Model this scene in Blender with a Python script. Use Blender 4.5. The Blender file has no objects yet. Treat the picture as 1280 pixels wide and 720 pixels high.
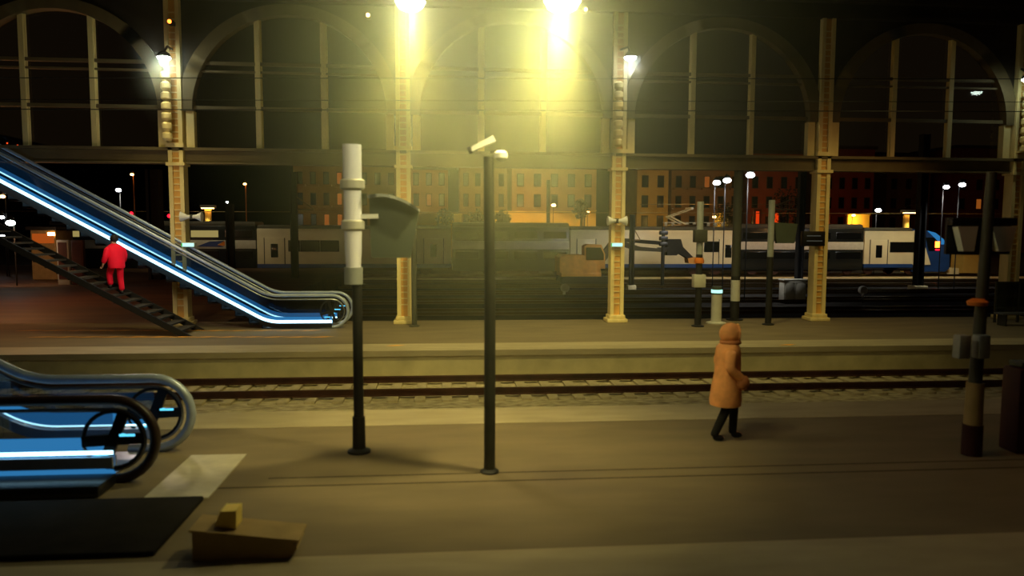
import bpy, bmesh, math, random
from mathutils import Vector, Matrix, Euler
random.seed(7)
D = bpy.data
SC = bpy.context.scene
COL = SC.collection
PI = math.pi

# ------------------------------------------------------------------ camera
F, CH = 924.0, 3.1
YAW, PIT, ROLL = math.radians(5.08), math.radians(4.64), 0.0043
RM = Matrix.Rotation(-YAW, 3, 'Z') @ Matrix.Rotation(PI/2 - PIT, 3, 'X') @ Matrix.Rotation(ROLL, 3, 'Z')
CP = Vector((0, 0, CH))
def ray(x, y): return RM @ Vector(((x-640)/F, (360-y)/F, -1.0))
def P(x, y, Y):                       # survey point on the vertical plane Y
    d = ray(x, y); return CP + d*(Y/d.y)
def G(x, y, z=0.0):                   # survey point on the level plane z
    d = ray(x, y); return CP + d*((z-CH)/d.z)
cam = D.cameras.new('camera'); cam.lens = 36*F/1280; cam.sensor_width = 36
cam.clip_end = 1000; cam.clip_start = 0.05
co = D.objects.new('camera', cam); COL.objects.link(co)
co.location = CP; co.rotation_euler = RM.to_euler(); SC.camera = co
cam.dof.use_dof = True; cam.dof.focus_distance = 40.0; cam.dof.aperture_fstop = (cam.lens/1000)/0.030

# ------------------------------------------------------------------ materials
def lin(c): c /= 255.0; return c/12.92 if c <= 0.04045 else ((c+0.055)/1.055)**2.4
def S(r, g, b): return (lin(r), lin(g), lin(b), 1.0)
def mat(name, rgb, rough=0.7, metal=0.0, noise=0.25, scale=6.0, stretch=(1,1,1), bump=0.0, spec=0.4, dark=None):
    m = D.materials.new(name); m.use_nodes = True; nt = m.node_tree; N = nt.nodes; L = nt.links
    b = N['Principled BSDF']; c = S(*rgb)
    b.inputs['Roughness'].default_value = rough; b.inputs['Metallic'].default_value = metal
    b.inputs['Specular IOR Level'].default_value = spec
    tc = N.new('ShaderNodeTexCoord'); mp = N.new('ShaderNodeMapping'); mp.inputs['Scale'].default_value = stretch
    nz = N.new('ShaderNodeTexNoise'); nz.inputs['Scale'].default_value = scale; nz.inputs['Detail'].default_value = 5
    cr = N.new('ShaderNodeValToRGB')
    lo = S(*dark) if dark else tuple(v*(1-noise) for v in c[:3]) + (1,)
    hi = c if dark else tuple(min(1, v*(1+noise)) for v in c[:3]) + (1,)
    cr.color_ramp.elements[0].color = lo; cr.color_ramp.elements[1].color = hi
    cr.color_ramp.elements[0].position = 0.3; cr.color_ramp.elements[1].position = 0.7
    L.new(tc.outputs['Object'], mp.inputs['Vector']); L.new(mp.outputs['Vector'], nz.inputs['Vector'])
    L.new(nz.outputs['Fac'], cr.inputs['Fac']); L.new(cr.outputs['Color'], b.inputs['Base Color'])
    if bump:
        bp = N.new('ShaderNodeBump'); bp.inputs['Strength'].default_value = bump; bp.inputs['Distance'].default_value = 0.05
        L.new(nz.outputs['Fac'], bp.inputs['Height']); L.new(bp.outputs['Normal'], b.inputs['Normal'])
    return m
def emit(name, rgb, strength):
    m = D.materials.new(name); m.use_nodes = True; nt = m.node_tree; N = nt.nodes
    N.remove(N['Principled BSDF'])
    e = N.new('ShaderNodeEmission'); e.inputs['Color'].default_value = S(*rgb); e.inputs['Strength'].default_value = strength
    nt.links.new(e.outputs[0], N['Material Output'].inputs['Surface']); return m
def glass(name, tint, gloss=0.08, clear=0.9, rough=0.05):
    m = D.materials.new(name); m.use_nodes = True; nt = m.node_tree; N = nt.nodes; L = nt.links
    N.remove(N['Principled BSDF'])
    t = N.new('ShaderNodeBsdfTransparent'); t.inputs['Color'].default_value = S(*tint)
    g = N.new('ShaderNodeBsdfGlossy'); g.inputs['Roughness'].default_value = rough
    x = N.new('ShaderNodeMixShader'); x.inputs['Fac'].default_value = gloss
    L.new(t.outputs[0], x.inputs[1]); L.new(g.outputs[0], x.inputs[2]); L.new(x.outputs[0], N['Material Output'].inputs['Surface'])
    return m

M = dict(
 asphalt=mat('asphalt', (116,103,78), .75, noise=.16, scale=1.2, stretch=(.5,1.6,1), bump=.05),
 strip=mat('pale_paving', (165,152,122), .7, noise=.12, scale=2.5, stretch=(.4,1.5,1)),
 ballast=mat('ballast', (206,192,152), .95, scale=9, stretch=(.45,1,1), bump=.8, dark=(140,126,96)),
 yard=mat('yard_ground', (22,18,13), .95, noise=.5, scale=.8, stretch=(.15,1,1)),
 concrete=mat('concrete', (196,184,140), .9, noise=.15, scale=2),
 rail=mat('rail_steel', (74,46,30), .6, .3, noise=.3, scale=3),
 railshine=mat('rail_polished', (96,78,50), .3, .9, noise=.1, scale=3),
 sleeper=mat('sleeper', (176,162,128), .9, noise=.2, scale=4),
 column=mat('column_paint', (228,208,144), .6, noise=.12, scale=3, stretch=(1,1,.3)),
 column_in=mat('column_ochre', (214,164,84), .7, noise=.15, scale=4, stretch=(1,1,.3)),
 iron=mat('facade_iron', (104,90,58), .7, noise=.15, scale=2),
 irondark=mat('facade_iron_dark', (52,43,28), .8, noise=.2, scale=2),
 pole=mat('pole_grey', (62,62,52), .6, noise=.15, scale=5),
 poledark=mat('pole_dark', (30,29,26), .6, noise=.2, scale=5),
 polelight=mat('pole_pale', (150,154,150), .5, noise=.08, scale=5),
 sleeve=mat('sleeve_white', (240,240,248), .5, noise=.04, scale=3),
 white=mat('white_paint', (226,226,220), .45, noise=.05, scale=4),
 offwhite=mat('off_white', (188,186,172), .5, noise=.08, scale=4),
 black=mat('black_metal', (18,17,16), .45, noise=.2, scale=5),
 steel=mat('brushed_steel', (150,156,165), .3, .85, noise=.1, scale=6),
 steelblue=mat('handrail_sheen', (168,180,198), .35, .3, noise=.1, scale=5, spec=.6),
 rubber=mat('handrail_rubber', (52,58,68), .35, noise=.1, scale=5, spec=.6),
 brownrail=mat('brown_rubber', (48,34,28), .4, noise=.1, scale=5),
 trussdark=mat('truss_cladding', (26,27,30), .35, noise=.2, scale=3),
 plinthdark=mat('plinth_dark', (34,31,28), .9, noise=.2, scale=3, spec=.1),
 plate=mat('landing_plate', (190,182,160), .45, .2, noise=.15, scale=4),
 boxbrown=mat('box_brown', (158,134,88), .8, noise=.15, scale=4),
 yellow=mat('yellow_card', (255,222,120), .7, noise=.1, scale=5),
 orange=mat('orange_paint', (214,120,36), .6, noise=.15, scale=3),
 machine=mat('machine_yellow', (206,144,58), .6, noise=.15, scale=3),
 tan=mat('tan_fabric', (240,166,100), .9, noise=.14, scale=7, bump=.2),
 tandark=mat('tan_fabric_dark', (190,122,72), .9, noise=.14, scale=7),  # darker tan for pockets, collar and mouth
 trousers=mat('dark_trousers', (24,22,20), .9, noise=.2, scale=8),
 shoe=mat('black_shoe', (18,16,15), .6, noise=.2, scale=8),
 skin=mat('skin', (200,150,120), .6, noise=.06, scale=8),
 hair=mat('dark_hair', (22,18,16), .7, noise=.2, scale=30),
 red=mat('red_fabric', (250,8,50), .8, noise=.06, scale=6),
 trainwhite=mat('train_white', (214,207,172), .35, noise=.05, scale=1),
 trainroof=mat('train_roof', (72,70,60), .6, noise=.15, scale=1),
 traindark=mat('train_dark', (24,28,28), .3, noise=.15, scale=1),
 trainblue=mat('train_blue', (30,62,120), .35, noise=.15, scale=1),
 trainlow=mat('train_underframe', (20,18,15), .8, noise=.3, scale=2),
 window=mat('window_dark', (16,18,18), .15, noise=.1, scale=2),
 wood=mat('stair_stone', (58,52,44), .8, noise=.15, scale=3),
 facadeA=mat('facade_ochre', (186,148,98), .9, noise=.12, scale=.6),
 facadeB=mat('facade_brown', (150,120,72), .9, noise=.15, scale=.6),
 facadeC=mat('facade_red', (150,78,44), .9, noise=.15, scale=.6),
 facadeD=mat('facade_yellow', (214,180,90), .9, noise=.12, scale=.6),
 shutter=mat('shutters', (66,62,42), .8, noise=.15, scale=2),
 hill=mat('hill_dark', (12,10,9), 1, noise=.3, scale=.2),
 signgreen=mat('sign_green_grey', (70,78,66), .5, noise=.1, scale=3),
 leaf=mat('leaf_dark', (50,52,28), .9, noise=.4, scale=2),
 boomdark=mat('boom_dark', (54,42,26), .7, noise=.2, scale=3),
 boxred=mat('dark_red_paint', (60,24,16), .6, noise=.2, scale=4),
 wire=mat('wire', (120,100,64), .5, .5, noise=.1, scale=1),
 wireblack=mat('wire_black', (10,9,8), .8, noise=.1, scale=1),
 pattern=mat('hazard_yellow', (255,176,40), .7, noise=.1, scale=4),
 E_main=emit('lamp_main', (255,252,215), 60), E_white=emit('lamp_white', (235,255,240), 30), E_cool=emit('lamp_cool', (245,250,255), 14),
 E_warm=emit('lamp_warm', (255,190,110), 14), E_orange=emit('lamp_orange', (255,120,40), 6), E_red=emit('lamp_red', (255,20,40), 4),
 E_led=emit('led_white_blue', (176,232,255), 3.6), E_glowb=emit('glow_blue', (60,150,220), .55), E_cyan=emit('led_cyan', (90,200,240), 1.5),
 E_winA=emit('window_lit', (255,140,50), .22), E_winB=emit('window_lit_train', (240,215,130), .35), E_green=emit('led_green', (40,220,70), .8),
 E_sign=emit('lit_sign', (170,240,220), 1.6), E_hill=emit('hill_light', (255,80,30), 3), E_arrow=emit('dim_text', (170,170,150), .12),
 G_bal=glass('balustrade_glass', (205,212,218), .05, .9), G_win=glass('arch_glass', (205,205,190), .035), G_dark=glass('dark_glass', (120,130,130), .12),
)

# ------------------------------------------------------------------ mesh helpers
class MB:
    def __init__(s): s.v = []; s.f = []; s.sm = []
    def add(s, vs, fs, smooth=False):
        o = len(s.v); s.v += [Vector(v) for v in vs]; s.f += [tuple(i+o for i in f) for f in fs]; s.sm += [smooth]*len(fs); return s
    def box(s, x0, x1, y0, y1, z0, z1, b=0.0):
        bm = bmesh.new(); bmesh.ops.create_cube(bm, size=1)
        for v in bm.verts: v.co = Vector((x0 + (v.co.x+.5)*(x1-x0), y0 + (v.co.y+.5)*(y1-y0), z0 + (v.co.z+.5)*(z1-z0)))
        if b: bmesh.ops.bevel(bm, geom=bm.edges[:], offset=b, segments=2, affect='EDGES', profile=.5)
        bm.verts.index_update(); s.add([v.co.copy() for v in bm.verts], [[v.index for v in f.verts] for f in bm.faces]); bm.free(); return s
    def bar(s, a, b, w, h=None, up=(0,0,1)):      # square bar from a to b
        a = Vector(a); b = Vector(b); h = h or w; d = (b-a).normalized(); u = Vector(up)
        if abs(d.dot(u)) > .99: u = Vector((0,1,0))
        r = d.cross(u).normalized(); u = r.cross(d)
        vs = [p + r*sx*w/2 + u*sz*h/2 for p in (a, b) for sx, sz in ((-1,-1),(1,-1),(1,1),(-1,1))]
        return s.add(vs, [(0,1,2,3),(7,6,5,4),(0,4,5,1),(1,5,6,2),(2,6,7,3),(3,7,4,0)])
    def tube(s, pts, r, n=10, closed=False, cap=True):
        pts = [Vector(p) for p in pts]; k = len(pts); rs = r if isinstance(r, (list, tuple)) else [r]*k
        vs = []; fs = []; pr = None
        for i, p in enumerate(pts):
            if closed: d = pts[(i+1) % k] - pts[i-1]
            else: d = pts[min(i+1, k-1)] - pts[max(i-1, 0)]
            d.normalize()
            if pr is None:
                u = Vector((0,0,1)) if abs(d.z) < .9 else Vector((0,1,0)); r1 = d.cross(u).normalized()
            else: r1 = (pr - d*pr.dot(d)).normalized()
            pr = r1; u1 = r1.cross(d)
            for j in range(n):
                a = 2*PI*j/n; vs.append(p + (r1*math.cos(a) + u1*math.sin(a))*rs[i])
        for i in range(k if closed else k-1):
            for j in range(n):
                a = i*n; b = ((i+1) % k)*n
                fs.append((a+j, a+(j+1) % n, b+(j+1) % n, b+j))
        if cap and not closed: fs += [tuple(range(n))[::-1], tuple((k-1)*n+j for j in range(n))]
        return s.add(vs, fs, True)
    def cyl(s, a, b, r, r2=None, n=16): return s.tube([a, b], [r, r if r2 is None else r2], n)
    def lathe(s, c, prof, n=20, axis='Z'):         # prof: list of (radius, height)
        c = Vector(c); vs = []; fs = []
        for r, h in prof:
            for j in range(n):
                a = 2*PI*j/n; q = (r*math.cos(a), r*math.sin(a), h)
                if axis == 'Y': q = (q[0], q[2], q[1])
                if axis == 'X': q = (q[2], q[0], q[1])
                vs.append(c + Vector(q))
        for i in range(len(prof)-1):
            for j in range(n): fs.append((i*n+j, i*n+(j+1) % n, (i+1)*n+(j+1) % n, (i+1)*n+j))
        fs += [tuple(range(n))[::-1], tuple((len(prof)-1)*n+j for j in range(n))]
        return s.add(vs, fs, True)
    def ball(s, c, r, n=12):
        c = Vector(c); r = r if isinstance(r, (tuple, list)) else (r, r, r); vs = []; fs = []; m = n//2
        for i in range(m+1):
            t = PI*i/m
            for j in range(n): vs.append(c + Vector((r[0]*math.sin(t)*math.cos(2*PI*j/n), r[1]*math.sin(t)*math.sin(2*PI*j/n), r[2]*math.cos(t))))
        for i in range(m):
            for j in range(n): fs.append((i*n+j, (i+1)*n+j, (i+1)*n+(j+1) % n, i*n+(j+1) % n))
        return s.add(vs, fs, True)
    def prism(s, prof, y0, y1):                    # prof in (x, z), extruded along Y
        n = len(prof); vs = [(x, y0, z) for x, z in prof] + [(x, y1, z) for x, z in prof]
        return s.add(vs, [tuple(range(n)), tuple(range(2*n-1, n-1, -1))] + [(i, i+n, (i+1) % n + n, (i+1) % n) for i in range(n)])
    def band(s, path, path2, y0, y1):              # strip between two (x,z) polylines, thick along Y
        n = len(path)
        for i in range(n-1):
            q = [path[i], path[i+1], path2[i+1], path2[i]]
            vs = [(x, y0, z) for x, z in q] + [(x, y1, z) for x, z in q]
            s.add(vs, [(0,1,2,3), (7,6,5,4), (0,4,5,1), (1,5,6,2), (2,6,7,3), (3,7,4,0)])
        return s
    def build(s, name, m, parent=None):
        me = D.meshes.new(name); off = base(parent)
        me.from_pydata([v - off for v in s.v], [], s.f); me.polygons.foreach_set('use_smooth', s.sm)
        bm = bmesh.new(); bm.from_mesh(me); bmesh.ops.remove_doubles(bm, verts=bm.verts[:], dist=1e-5)
        bmesh.ops.recalc_face_normals(bm, faces=bm.faces[:]); bm.to_mesh(me); bm.free()
        me.set_sharp_from_angle(angle=math.radians(42))
        me.materials.append(M[m] if isinstance(m, str) else m)
        o = D.objects.new(name, me); COL.objects.link(o)
        if parent: o.parent = parent
        return o
BASE = {}
def base(p):
    return BASE.get(p.name, Vector((0,0,0))) if p else Vector((0,0,0))
def tag(o, label, cat, group=None, kind=None):
    if label: o['label'] = label
    if cat: o['category'] = cat
    if group: o['group'] = group
    if kind: o['kind'] = kind
    return o
def thing(name, label, cat, loc, group=None):
    o = D.objects.new(name, None); COL.objects.link(o); o.location = Vector(loc); o.empty_display_size = .2
    BASE[o.name] = Vector(loc); return tag(o, label, cat, group)
def sub(child, parent): BASE[child.name] = base(parent); return child     # lets a part carry sub-parts
def struct(o): o['kind'] = 'structure'; return o
def dup(root, loc, label, group=None):
    r = root.copy(); COL.objects.link(r); r.location = Vector(loc); r['label'] = label
    if group: r['group'] = group
    for ch in list(root.children):
        c = ch.copy(); COL.objects.link(c); c.parent = r
        for g in list(ch.children):
            d = g.copy(); COL.objects.link(d); d.parent = c
    return r
def light(kind, loc, power, rgb, radius=.15, spot=None, blend=.5, target=None):
    l = D.lights.new(kind.lower()+'_light', kind); l.energy = power; l.color = rgb; l.shadow_soft_size = radius
    if kind == 'SPOT': l.spot_size = math.radians(spot); l.spot_blend = blend
    o = D.objects.new(kind.lower()+'_light', l); COL.objects.link(o); o.location = Vector(loc)
    if target is not None: o.rotation_euler = (Vector(target)-Vector(loc)).to_track_quat('-Z', 'Y').to_euler()
    return o

# ------------------------------------------------------------------ the setting
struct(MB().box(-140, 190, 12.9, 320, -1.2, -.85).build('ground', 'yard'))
struct(MB().box(-45, 45, 5.3, 12.5, -.95, 0).build('near_platform', 'asphalt'))
struct(MB().box(-45, 45, 5.25, 6.88, -.2, .006).build('trim_1', 'strip'))
struct(MB().box(-45, 45, 11.52, 12.54, -.2, .006).build('trim_2', 'strip'))
struct(MB().box(-45, 45, 12.5, 18.7, -.95, -.76).build('track_bed', 'ballast'))
struct(MB().box(-45, 45, 18.68, 24.75, -.95, 0).build('far_platform', 'asphalt'))
struct(MB().box(-45, 45, 18.6, 19.75, -.14, .006).build('trim_3', 'strip'))
struct(MB().box(-45, 45, 18.66, 18.9, -.9, -.141).build('trim_4', 'concrete'))
fc = struct(MB().box(-45, -7.2, 24.76, 62, -.95, 0).build('cross_platform', mat('cross_paving', (78,54,34), .65, noise=.45, scale=.9, stretch=(.3,1.4,1))))
struct(MB().box(-6.9, 120, 54.4, 55.4, -.9, -.6).build('yard_walkway', 'concrete'))
# yellow hazard dashes round the foot of the far escalator (surface marking)
mk = MB()
for i in range(13):
    for r_, (yy) in enumerate((413.5, 421.5)):
        a = G(36+i*29+r_*14, yy); w = .36
        mk.add([(a.x-w, a.y-.07, .008), (a.x+w*.2, a.y-.07, .008), (a.x+w*1.3, a.y+.05, .008), (a.x+w*.3, a.y+.07, .008)], [(0,1,2,3)])
for x_, y_ in ((985,431.5), (494,432.5)):
    a = G(x_, y_); mk.add([(a.x-.28, a.y-.05, .012), (a.x+.05, a.y-.05, .012), (a.x+.28, a.y+.08, .012), (a.x-.05, a.y+.06, .012)], [(0,1,2,3)])
struct(mk.build('trim_5', 'pattern'))
# thin dark lines along the near platform
jt = MB(); jt.box(-3, 45, 8.83, 8.86, 0, .004); jt.box(-2.2, 45, 9.14, 9.165, 0, .004)
struct(jt.build('trim_6', mat('line_dark', (74,64,46), .9)))

# tracks: every rail is its own thing
def rail_bm(y, x0, x1, zt=-.55):
    m = MB(); m.box(x0, x1, y-.035, y+.035, zt-.04, zt); m.box(x0, x1, y-.01, y+.01, zt-.13, zt-.04); m.box(x0, x1, y-.07, y+.07, zt-.155, zt-.13); return m
tag(rail_bm(16.70, -45, 45).build('rail', 'rail'), 'rusty rail of the track between the platforms, the nearer one', 'rail', 'rails between the platforms')
tag(rail_bm(18.16, -45, 45).build('rail', 'rail'), 'rusty rail of the track between the platforms, farther one, below far platform edge', 'rail', 'rails between the platforms')
sl0 = None
for i in range(74):
    x = -21 + i*.6
    if sl0 is None:
        sl0 = MB().box(-.12, .12, -1.2, 1.2, -.1, 0, .02).build('sleeper', 'sleeper'); o = sl0
    else: o = sl0.copy(); COL.objects.link(o)
    o.location = (x, 17.43, -.705)
    tag(o, 'concrete sleeper in pale ballast under the rails between the platforms', 'sleeper', 'sleepers of the near track')
TY = [27.6, 29.1, 32.4, 33.9, 37.4, 38.9, 42.3, 43.8, 47.2, 48.7, 51.4, 52.9]
ordn = ['first','second','third','fourth','fifth','sixth','seventh','eighth','ninth','tenth','eleventh','twelfth']
for i, y in enumerate(TY):
    x0 = -6.8 if y < 62 else -60
    tag(rail_bm(y, x0, 95, -.6).build('yard_rail', 'railshine'), 'steel yard rail behind the far platform, %s one away from it' % ordn[i], 'rail', 'yard rails')
tag(rail_bm(57.6, -60, 95, -.55).build('yard_rail', 'railshine'), 'steel rail right under the near wheels of the parked train', 'rail', 'yard rails')
tag(rail_bm(59.05, -60, 95, -.55).build('yard_rail', 'railshine'), 'steel rail under the far wheels of the parked train', 'rail', 'yard rails')

# ------------------------------------------------------------------ facade of arches behind the far platform
YC = 24.25
CX = [-22.3 + 6.98*i for i in range(8)]      # -22.3 -15.32 -8.34 -1.36 5.62 12.6 19.58 26.56
def zat(y, x=640): return P(x, y, YC).z
Z_BT, Z_BB = zat(192), zat(208)
Z_T1, Z_T2, Z_T3 = zat(142), zat(88), zat(98)
Z_PEAK = zat(29); R_IN = 2.98; Z_SP = Z_PEAK - R_IN; R_OUT = 3.40
Z_TOP = zat(14)
def bay(i):
    xa, xb = CX[i], CX[i+1]; xc = (xa+xb)/2
    w = D.objects.new('window_%d' % (i+1), None); COL.objects.link(w); w.location = (xc, YC, Z_BT); BASE[w.name] = Vector(w.location); struct(w)
    n = 28; ang = [PI*k/n for k in range(n+1)]
    inn = [(xc + R_IN*math.cos(a), Z_SP + R_IN*math.sin(a)) for a in ang]
    out = [(xc + R_OUT*math.cos(a)*(1.0), Z_SP + (R_IN+.34)*math.sin(a)) for a in ang]
    MB().band(inn, out, YC-.22, YC+.12).build('arch', 'iron', w)
    for sx in (-1, 1):
        m = MB(); x = xc + sx*(R_IN+.09); m.box(x-.12, x+.12, YC-.16, YC+.1, Z_BT, Z_SP); m.build('jamb', 'column', w)
    for dx in (-1.0, 1.02):
        zt = Z_SP + math.sqrt(R_IN**2 - dx*dx)
        m = MB(); m.box(xc+dx-.075, xc+dx+.075, YC-.10, YC+.06, Z_BT, zt+.1); m.box(xc+dx-.11, xc+dx+.11, YC-.02, YC+.04, Z_BT, zt+.1)
        m.build('mullion', 'column', w)
    for z, t in ((Z_T1, .055), (Z_T2, .05), (Z_T3, .03)):
        h = R_IN if z < Z_SP else math.sqrt(max(0, R_IN**2 - (z-Z_SP)**2))
        MB().box(xc-h-.03, xc+h+.03, YC-.07, YC+.05, z-t, z+t).build('transom', 'iron', w)
    pts = [(xc + (R_IN+.03)*math.cos(a), Z_SP + (R_IN+.03)*math.sin(a)) for a in ang]
    poly = pts + [(xc-R_IN-.03, Z_BT), (xc+R_IN+.03, Z_BT)]
    nn = len(poly); MB().add([(x, YC+.08, z) for x, z in poly], [tuple(range(nn))]).build('glass_pane', 'G_win', w)
    # spandrel plates between arch and head girder
    s = MB(); top = [(x, Z_TOP) for x, z in out]
    s.band(out, top, YC-.1, YC)
    s.build('spandrel', 'irondark', w)
for i in range(7): bay(i)
g = MB(); g.box(-24, 30, YC-.3, YC+.25, Z_BT-.06, Z_BT+.03); g.box(-24, 30, YC-.12, YC+.1, Z_BB, Z_BT-.06); g.box(-24, 30, YC-.22, YC+.2, Z_BB-.05, Z_BB)
struct(g.build('trim_7', 'iron'))
g = MB(); g.box(-24, 30, YC-.34, YC+.2, Z_TOP, Z_TOP+.12); g.box(-24, 30, YC-.2, YC+.2, Z_TOP+.12, Z_TOP+.5); g.box(-24, 30, YC-.45, YC+.2, Z_TOP+.5, Z_TOP+.62)
struct(g.build('trim_8', 'irondark'))
struct(MB().box(-24, 30, YC-.1, YC+.2, Z_TOP+.62, Z_TOP+5).build('wall_back', 'irondark'))

ZCT = Z_TOP
def column(x, insul=False, label='', first=None):
    c = thing('station_column', label, 'column', (x, YC-.1, 0), 'steel columns of the arcade')
    y = YC-.1
    m = MB(); m.box(x-.34, x+.34, y-.34, y+.34, 0, .12, .02); m.box(x-.27, x+.27, y-.28, y+.28, .12, .24, .02); m.build('plinth', 'column', c)
    for sx in (-1, 1):
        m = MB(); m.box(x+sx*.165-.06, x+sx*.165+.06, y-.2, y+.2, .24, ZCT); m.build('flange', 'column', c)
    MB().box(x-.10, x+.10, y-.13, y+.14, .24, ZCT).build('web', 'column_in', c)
    m = MB(); z = .6
    while z < ZCT-.3: m.box(x-.105, x+.105, y-.16, y-.13, z, z+.035); z += .2
    m.build('batten', 'column', c)
    m = MB(); m.box(x-.28, x+.28, y-.27, y+.26, Z_BB-.12, Z_BB-.02); m.box(x-.27, x+.27, y-.26, y+.26, Z_BT+.03, Z_BT+.16); m.build('collar', 'column', c)
    if insul:
        pr = []; z = Z_BT+.2; ztop = zat(102)
        while z < ztop:
            pr += [(.09, z), (.15, z+.06), (.15, z+.2), (.08, z+.26)]; z += .3
        MB().lathe((x-.12, y-.5, 0), pr, 14).build('ribbed_bracket', 'column', c)
        MB().bar((x-.12, y-.5, Z_BT+.25), (x-.12, y-.2, Z_BT+.25), .08).build('bracket_arm', 'column', c)
    return c
clab = {0:'arcade column beyond the left edge of the view', 1:'arcade column at the left edge of the view, upper left corner',
 2:'riveted pale column rising behind the upper escalator', 3:'riveted pale yellow column right of the upper escalator foot, lit by the bright lamp',
 4:'ochre column with white twin horn speaker and small lit strip in mid picture', 5:'tan column with black notice board behind the walking person',
 6:'dim column at far right behind the twin trapezoid speakers', 7:'arcade column beyond the right edge of the view'}
for i in range(1, 7): column(CX[i], i in (2, 4, 6), clab[i])

# lamps fixed on columns (cool white)
CLP = []
def column_lamp(px_, py_, xcol, label):
    p = P(px_, py_, YC-1.1); CLP.append(p); t = thing('column_lamp', label, 'lamp', (xcol, YC-.35, p.z+.2), 'white lamps on the arcade columns')
    MB().tube([(xcol, YC-.3, p.z+.45), (p.x, p.y+.3, p.z+.42), (p.x, p.y, p.z+.2)], .035, 8).build('arm', 'pole', t)
    MB().lathe((p.x, p.y, p.z), [(.08, .2), (.16, .14), (.2, .04)], 18).build('shade', 'pole', t)
    MB().lathe((p.x, p.y, p.z), [(.03, -.07), (.13, -.04), (.18, .0), (.18, .04)], 18).build('diffuser', 'E_white', t)
    light('SPOT', (p.x, p.y-.15, p.z-.1), (230 if px_ < 1000 else 60), (1, .86, .4), .12, 120, .8, (p.x, p.y-3.5, 0))
column_lamp(205, 73, CX[2], 'small cool white lamp on the column behind the upper escalator')
column_lamp(788, 73, CX[4], 'small cool white lamp on the column right of the two glaring lamps')
column_lamp(1285, 100, CX[6], 'small cool white lamp at the right edge of the picture')
# red obstruction lights near the top
for (a, b, lab, mt) in ((212, 27, 'small orange-red light above the left white column lamp', 'E_orange'), (460, 19, 'small orange light left of the left glaring lamp', 'E_warm'), (732, 12, 'small orange light just right of the right glaring lamp', 'E_warm')):
    p = P(a, b, YC-.6); t = thing('signal_light', lab, 'light', p)
    MB().box(p.x-.07, p.x+.07, p.y, p.y+.3, p.z-.06, p.z+.06, .01).build('housing', 'black', t); MB().ball((p.x, p.y-.02, p.z), .06).build('bulb', mt, t)

LP1 = 1130
# the two glaring canopy lamps above the near platform
YL1, YL2 = 10.8, 8.8
for (a, yl, lab) in ((513, YL1, 'glaring round lamp above the near platform, the left one of two'), (703, YL2, 'glaring round lamp above the near platform, the right one of two')):
    p = P(a, 5, yl); t = thing('canopy_lamp', lab, 'lamp', p)
    MB().cyl((p.x, p.y, p.z+.35), (p.x, p.y, p.z+2.2), .03).build('hanger', 'pole', t)
    MB().lathe(p, [(.06, .38), (.12, .3), (.2, .1), (.22, .03)], 24).build('housing', 'white', t)
    MB().lathe(p, [(.1, -.08), (.17, -.04), (.2, .03)], 24).build('diffuser', 'E_main', t)
    light('SPOT', (p.x, p.y, p.z-.12), LP1, (1, .83, .23), .13, 92, 1.0, (p.x-(.4 if a < 600 else 1.1), p.y+1.5, 0))
    light('POINT', (p.x, p.y, p.z-.2), 60, (1, .88, .3), .15)
for p_ in (P(513, 5, YL1), P(703, 5, YL2)):
    light('SPOT', (p_.x, p_.y, p_.z-.15), 145, (.97, 1, .34), .13, 150, .5, (p_.x-1.6, p_.y+3, p_.z-2.2))
L1p, L2p = P(513, 5, YL1), P(703, 5, YL2)

# horn loudspeakers and lit strips on the columns
def horn_pair(px_, py_, Y, label, w=.24):
    p = P(px_, py_, Y); t = thing('horn_speaker', label, 'speaker', p)
    MB().box(p.x-.07, p.x+.07, p.y-.06, p.y+.15, p.z-.08, p.z+.08, .02).build('bracket', 'pole', t)
    for sx in (-1, 1):
        MB().lathe((p.x, p.y-.05, p.z), [(.05, sx*.04), (.07, sx*.14), (.15, sx*(.2+w*.4)), (.16, sx*(.22+w*.4))], 16, 'X').build('horn', 'white', t)
horn_pair(771, 276, YC-.46, 'white twin horn speaker on the ochre middle column')
horn_pair(240, 271, YC-.46, 'white twin horn speaker on the column behind the upper escalator')
for (a, b, lab) in ((771, 306, 'small lit green and white strip sign on the ochre middle column'), (235, 306, 'small lit pale cyan strip sign on the column behind the escalator')):
    p = P(a, b, YC-.46); t = thing('strip_sign', lab, 'sign', p)
    MB().box(p.x-.2, p.x+.2, p.y-.02, p.y+.16, p.z-.075, p.z+.075, .01).build('case', 'white', t)
    MB().box(p.x-.16, p.x+.18, p.y-.03, p.y-.019, p.z-.05, p.z+.05).build('lit_face', 'E_sign', t)
    MB().box(p.x-.19, p.x-.165, p.y-.03, p.y-.019, p.z-.05, p.z+.05).build('green_mark', 'E_green', t)
p = P(1017, 298, YC-.46); t = thing('notice_board', 'black notice board across the tan column behind the walker', 'sign', p)
MB().box(p.x-.38, p.x+.38, p.y-.05, p.y+.16, p.z-.26, p.z+.24, .015).build('board', 'black', t)
m = MB(); m.box(p.x-.26, p.x+.22, p.y-.056, p.y-.05, p.z+.07, p.z+.10); m.box(p.x-.26, p.x+.28, p.y-.056, p.y-.05, p.z-.1, p.z-.07); m.build('faint_lines', 'E_arrow', t)

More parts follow.
